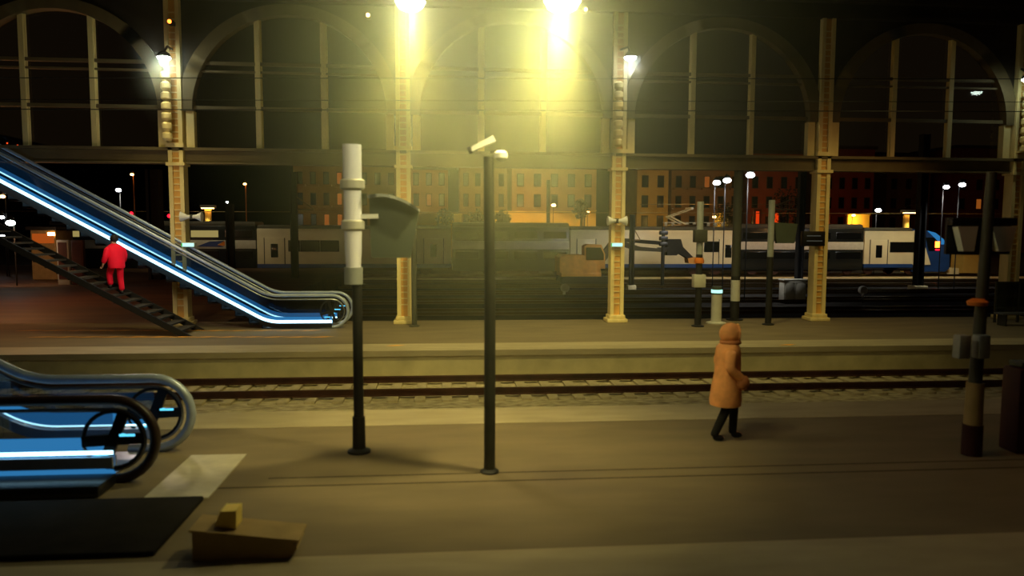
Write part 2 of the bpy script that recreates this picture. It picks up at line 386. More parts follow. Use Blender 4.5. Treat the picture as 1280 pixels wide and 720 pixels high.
# ------------------------------------------------------------------ escalators
def esc_path(xr, xb, slope, xl, zr, z0):
    """Centre line of an escalator balustrade at height z0 above the floor line: level from xr to xb, curved, then rising to xl."""
    pts = [(xr, z0)]; rad = 1.3; th = math.atan(slope); tl = rad*math.tan(th/2)
    for k in range(9):
        a = th*k/8; pts.append((xb + tl - rad*math.sin(a), z0 + rad*(1-math.cos(a))))
    lx, lz = pts[-1]
    pts.append((xl, lz + (lx-xl)*slope)); return pts
def offs(pts, dz): return [(x, z+dz) for x, z in pts]
def escalator(label, xr, xb, yf, yb, xl, slope, hr, led, railmats, spokes, steps, tube_r=.04, rail_r=.045, spw=.2, skirt='trussdark', glow=.0, name='escalator'):
    t = thing(name, label, 'escalator', ((xr+xb)/2, (yf+yb)/2, 0))
    rr = hr/2 - .02
    for side, y in enumerate((yf, yb)):
        top = esc_path(xr, xb, slope, xl, 0, hr)
        # handrail: along the top, round the newel, back under the deck
        arc = [(xr + rr*math.sin(a), hr - rr + rr*math.cos(a)) for a in [PI*k/14 for k in range(15)]]
        path = top[::-1] + arc[1:] + [(xr-.35, hr-2*rr)]
        MB().tube([(x, y, z) for x, z in path], rail_r, 10).build('handrail', railmats[side], t)
        inner = offs(top, -.12); r2 = rr-.12
        arc2 = [(xr + r2*math.sin(a), hr - rr + r2*math.cos(a)) for a in [PI*k/14 for k in range(15)]]
        pth = inner[::-1] + arc2[1:]
        MB().tube([(x, y, z) for x, z in pth], .022, 8).build('rail_profile', 'steel', t)
        low = esc_path(xr, xb, slope, xl, 0, led)
        MB().band(inner, offs(low, .05), y-.008, y+.008).build('glass_panel', 'G_bal', t)
        # white-blue light tube; emissive blue panel behind stands in for its halo
        MB().tube([(x, y - .03, z) for x, z in low], tube_r if side == 0 else tube_r*.45, 8).build('light_strip', 'E_led', t)
        MB().band(offs(low, .05+tube_r*2+glow*.45), offs(low, -.05-tube_r*3-glow if side == 0 else 0), y-.012, y+.012).build('halo_panel', 'E_glowb', t)
        # newel: dark spoked disc inside the rail loop
        cx, cz = xr, hr-rr; n = MB(); ro = r2*.98
        ring = [(cx + ro*.96*math.cos(2*PI*k/24), y, cz + ro*.96*math.sin(2*PI*k/24)) for k in range(24)]
        n.tube(ring, ro*.07, 8, closed=True)
        for a in spokes: n.bar((cx - ro*math.cos(a), y, cz - ro*math.sin(a)), (cx + ro*math.cos(a), y, cz + ro*math.sin(a)), ro*spw, .05, up=(0,1,0))
        n.lathe((cx, y-.04, cz), [(ro*.2, 0), (ro*.2, .08)], 16, 'Y')
        nw = sub(n.build('newel', 'black', t), t)
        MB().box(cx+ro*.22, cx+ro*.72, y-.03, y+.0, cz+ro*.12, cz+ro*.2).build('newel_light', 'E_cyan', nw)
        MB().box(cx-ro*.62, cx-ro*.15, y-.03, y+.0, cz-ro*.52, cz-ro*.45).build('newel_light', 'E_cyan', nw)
        dark = offs(low, -.05); dl = esc_path(xr, xb+.3, slope, xl, 0, .0)
        MB().band(dark, [(x, zz-.14 if zz < .25+led else zz-.36) for x, zz in dark], y-.06, y+.06).build('skirt', skirt, t)
    # steps
    st = esc_path(xr-.4, xb, slope, xl, 0, .02); x = xb-.2; k = 0
    while x > xl and k < steps:
        z = .05 + max(0, (xb-x))*slope*.98
        m = MB(); m.box(x-.4, x, yf+.1, yb-.1, z-.04, z+.02); m.box(x-.02, x, yf+.1, yb-.1, z-.22, z-.04); m.build('step', 'black', t)
        x -= .4; k += 1
    m = MB(); m.box(xb-.1, xr-.1, yf+.1, yb-.1, .0, .03); m.build('floor_plate', 'steel', t)
    return t
# far platform escalator (rising to the left)
e1r = P(415, 392, 22.95)
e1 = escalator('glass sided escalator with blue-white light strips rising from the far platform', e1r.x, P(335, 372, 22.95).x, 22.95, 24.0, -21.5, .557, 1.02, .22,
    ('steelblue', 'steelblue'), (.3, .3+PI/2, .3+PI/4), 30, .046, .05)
# near escalator
e2r = P(142, 550, 9.15)
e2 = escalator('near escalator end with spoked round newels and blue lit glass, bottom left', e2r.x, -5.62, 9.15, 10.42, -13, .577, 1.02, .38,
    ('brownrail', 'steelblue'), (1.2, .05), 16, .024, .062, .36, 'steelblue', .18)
m = MB(); m.box(-13, e2r.x+.05, 8.6, 9.08, .005, .14, .02); m.build('deck_cladding', 'trussdark', e2)
# landing plate in front of it and the low plinth beside it
tag(MB().box(-3.45, -2.72, 8.5, 10.15, .0, .014).build('landing_plate', 'plate'), 'pale metal floor plate in front of the near escalator', 'floor plate')
tag(MB().box(-13, -2.75, 7.0, 8.45, 0, .06, .02).build('low_plinth', 'plinthdark'), 'long low dark plinth at bottom left below the near escalator', 'plinth')
a = G(305, 698)
t = thing('low_chest', 'low brown box with sloping lid at the platform edge, bottom left', 'box', (a.x, a.y, 0))
MB().prism([(a.x-.45, 0), (a.x+.42, 0), (a.x+.50, .10), (a.x+.44, .17), (a.x-.45, .29)], a.y-.05, a.y+.3).build('body', 'boxbrown', t)
MB().prism([(a.x+.52, .165), (a.x-.47, .295), (a.x-.47, .315), (a.x+.52, .185)], a.y-.07, a.y+.32).build('lid', 'boxbrown', t)
b = P(286, 664, a.y+.1)
tag(MB().prism([(b.x-.11, .305), (b.x+.09, .28), (b.x+.095, .45), (b.x-.05, .45)], b.y-.08, b.y+.12).build('yellow_carton', 'yellow'), 'small yellow carton lying on the low brown box', 'carton')

# stairs in front of the far escalator
ysf, ysb = 21.55, 22.75
s0 = P(240, 414, ysf); slope = .556
t = thing('staircase', 'open staircase climbing left in front of the upper escalator', 'stairs', (s0.x, ysf, 0))
for y in (ysf, ysb):
    MB().prism([(s0.x, 0), (s0.x-.35, 0), (s0.x-11.2, 10.85*slope-.0), (s0.x-11.2, 10.85*slope+.2)], y-.03, y+.03).build('stringer', 'poledark', t)
for k in range(34):
    x = s0.x-.28-k*.30; z = .165*(k+1)
    MB().box(x-.34, x, ysf+.04, ysb-.04, z-.05, z).build('step', 'wood', t)
STAIR = (s0.x, slope)

# ------------------------------------------------------------------ posts on the near platform
def rnd(p, n=3): return (round(p.x, n), round(p.y, n), round(p.z, n))
# white topped post with information screen
b = G(449, 565); zt = lambda yy: P(444, yy, b.y).z
t = thing('post_with_white_sleeve', 'dark post with a tall white sleeve on top, left of the bright lamp', 'post', b)
MB().lathe(b, [(.16, 0), (.16, .03), (.09, .06), (.085, .5)], 16).build('base', 'poledark', t)
MB().cyl((b.x, b.y, .05), (b.x, b.y, zt(352)), .068).build('pole', 'poledark', t)
x = b.x-.045
MB().lathe((x, b.y, 0), [(.125, zt(235)), (.125, zt(181))], 24).build('sleeve', 'sleeve', t)
MB().lathe((x, b.y, 0), [(.145, zt(237)), (.165, zt(235)), (.165, zt(226)), (.14, zt(224))], 24).build('collar', 'offwhite', t)
MB().lathe((x, b.y, 0), [(.118, zt(275)), (.118, zt(238))], 24).build('sleeve', 'sleeve', t)
MB().lathe((x, b.y, 0), [(.13, zt(288)), (.155, zt(286)), (.155, zt(277)), (.13, zt(275))], 24).build('collar', 'offwhite', t)
MB().lathe((x, b.y, 0), [(.10, zt(334)), (.112, zt(315)), (.118, zt(289))], 24).build('sleeve', 'sleeve', t)
MB().lathe((x, b.y, 0), [(.125, zt(355)), (.125, zt(334))], 24).build('lower_sleeve', 'polelight', t)
MB().bar((x, b.y-.02, zt(271)), (x+.34, b.y-.02, zt(270)), .05, .06).build('bracket', 'white', t)
tag(t.children[-1], 'white bracket arm', None)
# hooded screen beside it
yS = b.y+.15; A, B_ = P(462, 254, yS), P(524, 262, yS); z0 = P(490, 322, yS).z
t = thing('hooded_screen', 'grey-green information screen with curved hood beside the white topped post', 'sign', (A.x, yS, A.z))
n = 10; topc = [(A.x + (B_.x-A.x)*k/n, A.z + .03 + .07*math.sin(PI*.75*k/n+.5) - .10*(k/n)**2*1.6) for k in range(n+1)]
MB().prism([(B_.x-.12, z0), (A.x+.02, z0)] + topc, yS-.06, yS+.06).build('case', 'signgreen', t)
MB().band(topc, [(x_, z_+.035) for x_, z_ in topc], yS-.28, yS+.24).build('hood', 'polelight', t)
MB().box(A.x-.12, A.x+.04, yS-.03, yS+.03, zt(270)-.03, zt(270)+.03).build('mount', 'pole', t)
# slim grey post with camera heads
b = G(612, 590); zt = lambda yy: P(607, yy, b.y).z
t = thing('camera_post', 'slim grey-green post with pale camera heads in the picture centre', 'post', b)
MB().lathe(b, [(.12, 0), (.12, .02), (.075, .05)], 16).build('base', 'poledark', t)
MB().tube([(b.x, b.y, .02), (b.x, b.y, 2.4), (b.x-.02, b.y, zt(196))], [.072, .07, .062], 14).build('pole', 'pole', t)
hx = b.x-.03; hz = zt(186)
m = MB(); m.add([(hx-.2, b.y-.07, hz-.04), (hx-.2, b.y+.07, hz-.04), (hx+.1, b.y+.07, hz+.09), (hx+.1, b.y-.07, hz+.09), (hx-.2, b.y-.07, hz+.02), (hx-.2, b.y+.07, hz+.02), (hx+.06, b.y+.07, hz+.16), (hx+.06, b.y-.07, hz+.16)],
    [(0,1,2,3),(4,5,6,7),(0,1,5,4),(1,2,6,5),(2,3,7,6),(3,0,4,7)])
c1 = sub(m.build('camera_head', 'white', t), t); MB().cyl((hx-.2, b.y, hz-.01), (hx-.24, b.y, hz-.03), .045).build('lens', 'black', c1)
MB().lathe((hx+.16, b.y, hz-.09), [(.03, -.06), (.085, -.02), (.085, .04), (.05, .07)], 16).build('camera_head', 'white', t)
MB().bar((b.x, b.y, hz-.04), (hx+.16, b.y, hz-.01), .03).build('arm', 'pole', t)

# right hand post with speakers
b = G(1214, 568); zt = lambda yy: P(1214, yy, b.y).z
t = thing('speaker_post', 'dark post with red-brown foot at right, carrying grey boxes', 'post', b)
MB().lathe(b, [(.13, 0), (.13, zt(530))], 16).build('foot', 'boxred', t)
MB().cyl((b.x, b.y, zt(530)), (b.x, b.y, zt(478)), .12, .11).build('sleeve', 'boxbrown', t)
MB().cyl((b.x, b.y, zt(478)), (b.x+.07, b.y, zt(215)), .085, .062).build('pole', 'pole', t)
for sx, m_ in ((-1, 'polelight'), (1, 'polelight')):
    t2 = P(1214+sx*12, 431, b.y-.1); o = MB().box(t2.x-.085, t2.x+.085, t2.y-.08, t2.y+.07, zt(446), zt(417), .02).build('junction_box', m_, t)
t2 = P(1222, 378, b.y-.14)
MB().lathe((t2.x, t2.y, t2.z), [(.04, -.05), (.12, -.04), (.13, .01), (.07, .05)], 14).build('orange_beacon', 'orange', t)
yS = b.y+.2
m = MB(); l, r_ = P(1187, 280, yS), P(1268, 280, yS); m.box(l.x, r_.x, yS-.06, yS+.06, P(1220, 282, yS).z, P(1220, 272, yS).z, .01); m.box(l.x, r_.x, yS+.05, yS+.09, P(1220, 318, yS).z, P(1220, 272, yS).z)
fr = thing('trapezoid_speaker_frame', 'dark hanging frame holding grey trapezoid panels at the right', 'speaker', (l.x, yS, l.z))
m.build('frame', 'black', fr)
for (x0, x1, x2, x3) in ((1192, 1217, 1212, 1199), (1234, 1265, 1257, 1243)):
    a0, a1, a2, a3 = P(x0, 283, yS), P(x1, 283, yS), P(x2, 314, yS), P(x3, 314, yS)
    MB().prism([(a0.x, a0.z), (a1.x, a1.z), (a2.x, a2.z), (a3.x, a3.z)], yS-.09, yS+.03).build('panel', 'white', fr)
# dark cabinet cut by the right edge
b = G(1272, 568)
t = thing('ticket_pillar', 'dark red-brown pillar cabinet cut by the right edge', 'cabinet', (b.x+.22, b.y, 0))
MB().box(b.x-.02, b.x+.5, b.y, b.y+.35, .0, P(1270, 462, b.y).z, .03).build('body', 'boxred', t)
zz = P(1276, 459, b.y).z; MB().box(b.x+.03, b.x+.42, b.y+.05, b.y+.3, zz-.02, zz+.05, .01).build('top_plate', 'signgreen', t)

# ------------------------------------------------------------------ posts on the far platform
def far_post(px_, base_y, top_y, split_y, r, label, lightm, darkm, name='platform_post'):
    b = G(px_, base_y); z = lambda yy: P(px_, yy, b.y).z
    t = thing(name, label, 'post', b)
    MB().lathe(b, [(r*1.9, 0), (r*1.9, .03), (r*1.1, .06)], 14).build('base', darkm, t)
    MB().cyl((b.x, b.y, .03), (b.x, b.y, z(split_y)), r).build('pole', darkm, t)
    MB().cyl((b.x, b.y, z(split_y)), (b.x, b.y, z(top_y)), r*.98).build('upper_sleeve', lightm, t)
    return t, b, z
t, b, z = far_post(872, 408, 252, 318, .105, 'post with pale top, grey boxes and orange band left of the walker', 'polelight', 'poledark')
MB().box(b.x-.2, b.x+.2, b.y-.16, b.y+.1, z(303), z(287), .02).build('upper_box', 'pole', t)
MB().box(b.x-.2, b.x+.18, b.y-.16, b.y+.1, z(359), z(343), .02).build('lower_box', 'offwhite', t)
MB().lathe((b.x, b.y, 0), [(.15, z(329)), (.16, z(326)), (.12, z(322))], 14).build('orange_band', 'orange', t)
t, b, z = far_post(960, 406, 250, 321, .10, 'slim post with pale upper half right of the walker', 'polelight', 'poledark')
yS = b.y+.12; A, B_ = P(967, 279, yS), P(996, 281, yS); zl = P(985, 304, yS).z
t2 = thing('platform_sign', 'dark green-grey flag sign beside the slim pale topped post', 'sign', (A.x, yS, A.z))
MB().prism([(A.x, A.z+.03), (B_.x, B_.z+.03), (B_.x-.08, zl), (A.x+.1, zl)], yS-.06, yS+.06).build('panel', 'signgreen', t2)
MB().box(A.x-.16, A.x+.05, yS-.03, yS+.03, A.z-.2, A.z-.12).build('mount', 'pole', t2)
t, b, z = far_post(895, 404, 358, 368, .17, 'short thick pale bollard with green lit cap behind the walker', 'signgreen', 'offwhite', 'bollard')
MB().lathe((b.x, b.y, 0), [(.18, z(366)), (.18, z(362))], 16).build('lit_band', 'E_sign', t)
t, b, z = far_post(918, 400, 200, 345, .15, 'tall dark mast rising behind the walking person', 'pole', 'poledark', 'tall_mast')
MB().cyl((b.x, b.y-.01, z(376)), (b.x, b.y-.01, z(350)), .156).build('pale_wrap', 'offwhite', t)
far_post(518, 408, 288, 300, .085, 'thin dark post beside the lit yellow column', 'pole', 'pole')
# shelter at right edge
a, b = P(1243, 402, 23.2), P(1300, 402, 23.2)
t = thing('glass_windbreak', 'low glass windbreak with pale lower rail at the right edge of the far platform', 'windbreak', ((a.x+b.x)/2, 23.2, 0))
zT, zB = P(1260, 352, 23.2).z, P(1260, 391, 23.2).z
for x_ in (a.x, (a.x+b.x)/2, b.x): MB().box(x_-.03, x_+.03, 23.17, 23.23, 0, zT).build('upright', 'pole', t)
MB().box(a.x, b.x, 23.16, 23.24, zB-.04, zB+.03).build('lower_rail', 'offwhite', t); MB().box(a.x, b.x, 23.17, 23.23, zT-.04, zT).build('upper_rail', 'pole', t)
MB().box(a.x+.03, b.x-.03, 23.195, 23.205, zB+.03, zT-.04).build('glass', 'G_dark', t)
a, b = P(1247, 404, 22.4), P(1300, 404, 22.4); zS = .42
t = thing('bench', 'steel bench with bluish sheen in front of the glass windbreak', 'bench', ((a.x+b.x)/2, 22.4, 0))
MB().box(a.x, b.x, 22.2, 22.6, zS-.05, zS, .01).build('seat', 'steel', t)
for x_ in (a.x+.15, b.x-.15): MB().box(x_-.03, x_+.03, 22.22, 22.58, 0, zS-.05).build('leg', 'pole', t)

# ------------------------------------------------------------------ people
def skin_mesh(name, verts, edges, m, parent, xf, sub_lv=2, extra=None):
    """verts: [(pos, (rx, ry))]; grown with a Skin modifier and turned into a plain mesh."""
    me = D.meshes.new(name); me.from_pydata([Vector(v[0]) for v in verts], edges, [])
    o = D.objects.new(name, me); COL.objects.link(o)
    sk = o.modifiers.new('skin', 'SKIN'); sk.use_smooth_shade = True
    ly = me.skin_vertices[0].data if me.skin_vertices else None
    if ly is None:
        bm = bmesh.new(); bm.from_mesh(me); bm.verts.layers.skin.verify(); bm.to_mesh(me); bm.free(); ly = me.skin_vertices[0].data
    for i, v in enumerate(verts):
        r = v[1] if isinstance(v[1], tuple) else (v[1], v[1]); ly[i].radius = r; ly[i].use_root = (i == 0)
    ss = o.modifiers.new('sub', 'SUBSURF'); ss.levels = sub_lv; ss.render_levels = sub_lv
    dg = bpy.context.evaluated_depsgraph_get(); dg.update()
    nm = D.meshes.new_from_object(o.evaluated_get(dg)); D.objects.remove(o); D.meshes.remove(me)
    off = base(parent)
    for v in nm.vertices: v.co = xf @ v.co - off
    nm.materials.clear(); nm.materials.append(M[m]); nm.name = name
    for p in nm.polygons: p.use_smooth = True
    r = D.objects.new(name, nm); COL.objects.link(r); r.parent = parent; return r
def loft(name, rings, m, parent, xf, n=22, capa=True, capb=True):
    mb = MB(); vs = []; fs = []
    for (c, rx_, ry_) in rings:
        for j in range(n):
            a = 2*PI*j/n; vs.append(xf @ (Vector(c) + Vector((rx_*math.cos(a), ry_*math.sin(a), 0))))
    for i in range(len(rings)-1):
        for j in range(n): fs.append((i*n+j, i*n+(j+1) % n, (i+1)*n+(j+1) % n, (i+1)*n+j))
    if capa: fs.append(tuple(range(n))[::-1])
    if capb: fs.append(tuple((len(rings)-1)*n+j for j in range(n)))
    mb.add(vs, fs, True); return mb.build(name, m, parent)
def hand(wr, d, up, s):
    """verts/edges of a relaxed hand from wrist wr along d; five unequal fingers, thumb leaves the palm side."""
    d = Vector(d).normalized(); up = Vector(up); sd = d.cross(up).normalized(); up = sd.cross(d)
    return d, up, sd
def body_graph(j):
    """Continuous figure: pelvis root, spine, head with nose, arms with palms and fingers, legs and feet."""
    V = []; E_ = []
    def a(p, r, par=None):
        V.append((p, r)); i = len(V)-1
        if par is not None: E_.append((par, i))
        return i
    pel = a(j['pel'], (.135, .115)); wa = a(j['waist'], (.125, .10), pel); ch = a(j['chest'], (.155, .115), wa)
    nk0 = a(j['neck'], .058, ch); hd0 = a(j['jaw'], (.07, .075), nk0); hd1 = a(j['head'], (.085, .095), hd0); a(j['crown'], (.06, .065), hd1)
    a(j['nose'], .018, hd0)
    for s in ('l', 'r'):
        sh = a(j['sh'+s], .062, ch); el = a(j['el'+s], .045, sh); wr = a(j['wr'+s], .03, el)
        w = Vector(j['wr'+s]); d = (w-Vector(j['el'+s])).normalized(); sd = d.cross(Vector((0, 1, 0))).normalized() if abs(d.y) < .9 else Vector((1, 0, 0))
        inn = sd.cross(d)
        pm = a(w + d*.05, (.035, .02), wr)
        for k, (o_, ln) in enumerate(((-.03, .062), (-.01, .075), (.01, .07), (.03, .055))):
            f0 = a(w + d*.095 + sd*o_, .0095, pm); f1 = a(w + d*(.095+ln*.55) + sd*o_*1.1 + inn*.012, .0085, f0); a(w + d*(.095+ln*.9) + sd*o_*1.1 + inn*.034, .0075, f1)
        t0 = a(w + d*.04 + sd*-.042 + inn*.01, .011, pm); a(w + d*.085 + sd*-.06 + inn*.025, .009, t0)
        hp = a(j['hp'+s], (.085, .08), pel); kn = a(j['kn'+s], .056, hp); an = a(j['an'+s], .038, kn)
        a(j['to'+s], (.036, .03), an)
    return V, E_
def person(name_label, loc, rz_, j, spec, scale=1.0):
    t = thing('person', name_label, 'person', loc)
    xf = Matrix.Translation(Vector(loc)) @ Matrix.Rotation(rz_, 4, 'Z') @ Matrix.Scale(scale, 4)
    V, E_ = body_graph(j); skin_mesh('body', V, E_, 'skin', t, xf)
    hc = Vector(j['head']); jaw = Vector(j['jaw']); fw = (Vector(j['nose'])-jaw); fw.z = 0; fw.normalize(); sd = Vector((-fw.y, fw.x, 0))
    m = MB()
    for s in (-1, 1): m.ball(xf @ (hc + fw*.083 + sd*s*.033 - Vector((0, 0, .012))), .013, 8)
    m.build('eyes', 'black', t)
    m = MB(); m.tube([xf @ (jaw + fw*.074 + sd*q*.024 + Vector((0, 0, -.022-abs(q)*.003))) for q in (-1, -.4, .4, 1)], .006, 6); m.build('mouth', 'tandark', t)
    m = MB()
    for s in (-1, 1): m.ball(xf @ (hc + sd*s*.088 - Vector((0, 0, .02))), (.018, .014, .03), 8)
    m.build('ears', 'skin', t)
    spec(t, xf, j); return t
# walking person in hooded tan coat, facing right
J1 = dict(pel=(0, 0, .93), waist=(.0, 0, 1.10), chest=(.0, 0, 1.30), neck=(.03, 0, 1.47), jaw=(.06, 0, 1.55), head=(.055, 0, 1.63), crown=(.045, 0, 1.70), nose=(.155, -.0, 1.585),
  shl=(.0, .165, 1.37), ell=(-.08, .25, 1.12), wrl=(.10, .21, .96), shr=(.0, -.165, 1.37), elr=(-.05, -.26, 1.12), wrr=(.13, -.21, .97),
  hpl=(.02, .09, .88), knl=(.14, .09, .49), anl=(.13, .09, .09), tol=(.28, .10, .035), hpr=(-.01, -.09, .88), knr=(-.03, -.09, .48), anr=(-.20, -.09, .10), tor=(-.05, -.09, .035))
def coat(t, xf, j):
    loft('coat', [((-.02, 0, .53), .225, .235), ((-.02, 0, .60), .235, .245), ((-.015, 0, .80), .215, .235), ((-.0, 0, 1.0), .19, .225), ((.0, 0, 1.2), .185, .225), ((.0, 0, 1.33), .18, .24),
        ((.0, 0, 1.40), .165, .225), ((.015, 0, 1.455), .13, .15), ((.035, 0, 1.50), .10, .10)], 'tan', t, xf)
    for s, y in (('l', 1), ('r', -1)):
        skin_mesh('sleeve', [(Vector(j['sh'+s])+Vector((0, .02*y, .02)), .105), (Vector(j['el'+s]), .085), (Vector(j['wr'+s])*.95 + Vector(j['el'+s])*.05, .07), (Vector(j['wr'+s]) + Vector((.05, -.01*y, -.03)), .062)], [(0,1),(1,2),(2,3)], 'tan', t, xf)
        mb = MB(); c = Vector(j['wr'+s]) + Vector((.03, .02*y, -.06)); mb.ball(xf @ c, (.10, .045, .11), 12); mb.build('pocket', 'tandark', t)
    # hood: shell open to the front
    n, k = 18, 12; vs = []; fs = []; c = Vector((.03, 0, 1.60))
    for i in range(k+1):
        th = math.radians(8) + (math.radians(128)-math.radians(8))*i/k
        for q in range(n):
            a = 2*PI*q/n; d = Vector((-math.cos(th), math.sin(th)*math.cos(a), math.sin(th)*math.sin(a)))
            vs.append(xf @ (c + Vector((d.x*.165, d.y*.14, d.z*.165))))
    for i in range(k):
        for q in range(n): fs.append((i*n+q, i*n+(q+1) % n, (i+1)*n+(q+1) % n, (i+1)*n+q))
    fs.append(tuple(range(n)))
    h = MB().add(vs, fs, True); rim = [vs[k*n+q] for q in range(n)]; h.tube(rim, .02, 8, closed=True); h.build('hood', 'tan', t)
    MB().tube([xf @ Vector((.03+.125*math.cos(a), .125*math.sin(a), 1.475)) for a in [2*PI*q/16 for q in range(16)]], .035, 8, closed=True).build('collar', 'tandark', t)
    for s in 'lr':
        skin_mesh('trouser_leg', [(j['hp'+s], .10), (j['kn'+s], .075), (Vector(j['an'+s])+Vector((0, 0, .0)), .062), (Vector(j['an'+s])-Vector((0, 0, .03)), .058)], [(0,1),(1,2),(2,3)], 'trousers', t, xf)
        an, to = Vector(j['an'+s]), Vector(j['to'+s])
        skin_mesh('shoe', [(an-Vector((.03, 0, .035)), .058), ((an+to)/2-Vector((0, 0, .01)), (.054, .05)), (to, (.048, .034))], [(0,1),(1,2)], 'shoe', t, xf)
g_ = G(907, 549)
person('person in a hooded tan coat and dark trousers walking right along the platform', (g_.x, g_.y, 0), math.radians(-4), J1, coat, .985)
# person in red on the stairs, seen from behind
J2 = dict(pel=(0, 0, .94), waist=(.02, 0, 1.10), chest=(.05, 0, 1.30), neck=(.08, 0, 1.47), jaw=(.11, 0, 1.55), head=(.10, 0, 1.63), crown=(.09, 0, 1.70), nose=(.205, 0, 1.585),
  shl=(.05, .20, 1.39), ell=(.0, .30, 1.14), wrl=(.10, .33, .92), shr=(.05, -.20, 1.39), elr=(.05, -.29, 1.13), wrr=(.18, -.29, .93),
  hpl=(.02, .10, .89), knl=(.22, .11, .60), anl=(.15, .11, .26), tol=(.29, .12, .20), hpr=(-.01, -.10, .89), knr=(.02, -.11, .48), anr=(-.06, -.11, .09), tor=(.09, -.12, .035))
def redsuit(t, xf, j):
    loft('jacket', [((-.01, 0, .78), .19, .22), ((.0, 0, .85), .20, .235), ((.01, 0, 1.05), .18, .23), ((.04, 0, 1.25), .18, .25), ((.05, 0, 1.38), .165, .26), ((.065, 0, 1.45), .12, .17), ((.08, 0, 1.50), .08, .085)], 'red', t, xf)
    for s in 'lr':
        skin_mesh('sleeve', [(j['sh'+s], .10), (j['el'+s], .085), (j['wr'+s], .068)], [(0,1),(1,2)], 'red', t, xf)
        skin_mesh('trouser_leg', [(j['hp'+s], .115), (j['kn'+s], .095), (Vector(j['an'+s]), .078)], [(0,1),(1,2)], 'red', t, xf)
        an, to = Vector(j['an'+s]), Vector(j['to'+s])
        skin_mesh('shoe', [(an-Vector((.03, 0, .035)), .05), ((an+to)/2-Vector((0, 0, .015)), (.048, .045)), (to, (.046, .034))], [(0,1),(1,2)], 'shoe', t, xf)
    mb = MB(); c = Vector(j['head']); mb.ball(xf @ (c + Vector((-.022, 0, .02))), (.115, .115, .118), 16); mb.build('hair', 'hair', t)
q = P(152, 372, 22.05); nst = round((s0.x-.28-q.x)/.30); zst = .165*nst+.165*1
person('person in bright red jacket and trousers climbing the stairs below the escalator lights', (s0.x-.28-.30*nst-.12, 22.05, zst-.165*0), math.radians(140), J2, redsuit, .97)

# ------------------------------------------------------------------ yard: train
YT = 57.0
def X(px_, Y=YT): return P(px_, 300, Y).x
def Z(py_, px_=900, Y=YT): return P(px_, py_, Y).z
ZR, ZB, ZS = Z(283), Z(329.5), Z(334)
zrail = -.55
def bogie(xc, t):
    b = MB(); b.box(xc-1.3, xc+1.3, YT+.1, YT+2.5, zrail+.45, zrail+.75, .05); b.box(xc-1.45, xc+1.45, YT+.02, YT+.2, zrail+.42, zrail+.62, .03)
    o = sub(b.build('bogie', 'trainlow', t), t)
    for dx in (-.9, .9): MB().lathe((xc+dx, YT+.28, zrail+.42), [(.42, -.02), (.42, .1)], 18, 'Y').build('wheel', 'rail', o)
def win(x0, x1, y0, y1, t, m='window', nm='window'):
    o = MB().box(x0-.05, x1+.05, YT-.03, YT+.05, Z(y1)-.05, Z(y0)+.05, .02).build(nm+'_frame' if nm == 'window' else nm, 'traindark', t)
    sub(o, t); MB().box(x0, x1, YT-.04, YT-.02, Z(y1), Z(y0)).build('pane', m, o)
def car_single(x0, x1, doors, wins, label, nose=False):
    t = thing('train_car', label, 'train car', ((x0+x1)/2, YT+1.4, zrail), 'cars of the parked train')
    prof_r = x1-.05 if not nose else x1-3.3
    MB().box(x0+.05, prof_r, YT, YT+2.8, Z(331), Z(288), .06).build('body', 'trainwhite', t)
    MB().box(x0+.05, prof_r, YT+.15, YT+2.65, Z(288.5), Z(283.5), .12).build('roof', 'trainroof', t)
    MB().box(x0+.05, prof_r, YT-.02, YT+2.7, Z(334.5), Z(330)).build('blue_skirt', 'trainblue', t)
    MB().box(x0+.3, prof_r-.3, YT+.3, YT+2.5, zrail+.35, Z(334)).build('underframe', 'trainlow', t)
    for dx in (.2, .8): bogie(x0+(x1-x0)*dx if not nose or dx < .5 else prof_r-1.0, t)
    for d in doors:
        dr = MB().box(d-.72, d+.72, YT-.035, YT+.02, Z(330), Z(299.5), .02).build('door', 'trainwhite', t); sub(dr, t)
        MB().box(d-.78, d-.72, YT-.03, YT+.02, Z(330), Z(299)).build('door_seam', 'traindark', dr); MB().box(d+.72, d+.78, YT-.03, YT+.02, Z(330), Z(299)).build('door_seam', 'traindark', dr)
        MB().box(d-.26, d+.26, YT-.05, YT-.03, Z(322), Z(306), .03).build('door_window', 'window', dr)
    for a, b in wins: win(a, b, 302.5, 314.5, t)
    return t
def car_double(x0, x1, lit, label):
    t = thing('train_car', label, 'train car', ((x0+x1)/2, YT+1.4, zrail), 'cars of the parked train')
    MB().box(x0+.02, x1-.02, YT, YT+2.8, Z(338), Z(285), .05).build('body', 'traindark', t)
    MB().box(x0+.02, x1-.02, YT-.02, YT+2.82, Z(312), Z(302), .02).build('white_band', 'offwhite', t)
    MB().box(x0+.02, x1-.02, YT+.1, YT+2.7, Z(286.5), Z(279.5), .15).build('roof', 'trainroof', t)
    n = max(2, int((x1-x0)/2.2)); w = (x1-x0)/n
    for k in range(n):
        a = x0+w*k+.25; l = lit and k % 3 != 2
        win(a, a+w-.5, 290.5, 298.5, t, 'E_winB' if l and random.random() < .55 else 'window')
        win(a, a+w-.5, 315, 323.5, t)
    MB().box(x0+.5, x1-.5, YT+.2, YT+2.6, zrail+.3, Z(337)).build('underframe', 'trainlow', t)
    for dx in (.2, .8): bogie(x0+(x1-x0)*dx, t)
    return t
xs = {k: X(k) for k in (60, 190, 320, 565, 712, 925, 1080, 1190)}
car_double(X(60), X(320), True, 'double deck train car behind the upper escalator, with lit upper windows')
a = car_single(X(320), X(565), [X(343), X(542)], [(X(361), X(374)), (X(376), X(399)), (X(401), X(423)), (X(470), X(500))], 'white single deck train car left of the lit yellow column')
car_double(X(565), X(712), False, 'dark double deck train car behind the slim camera post')
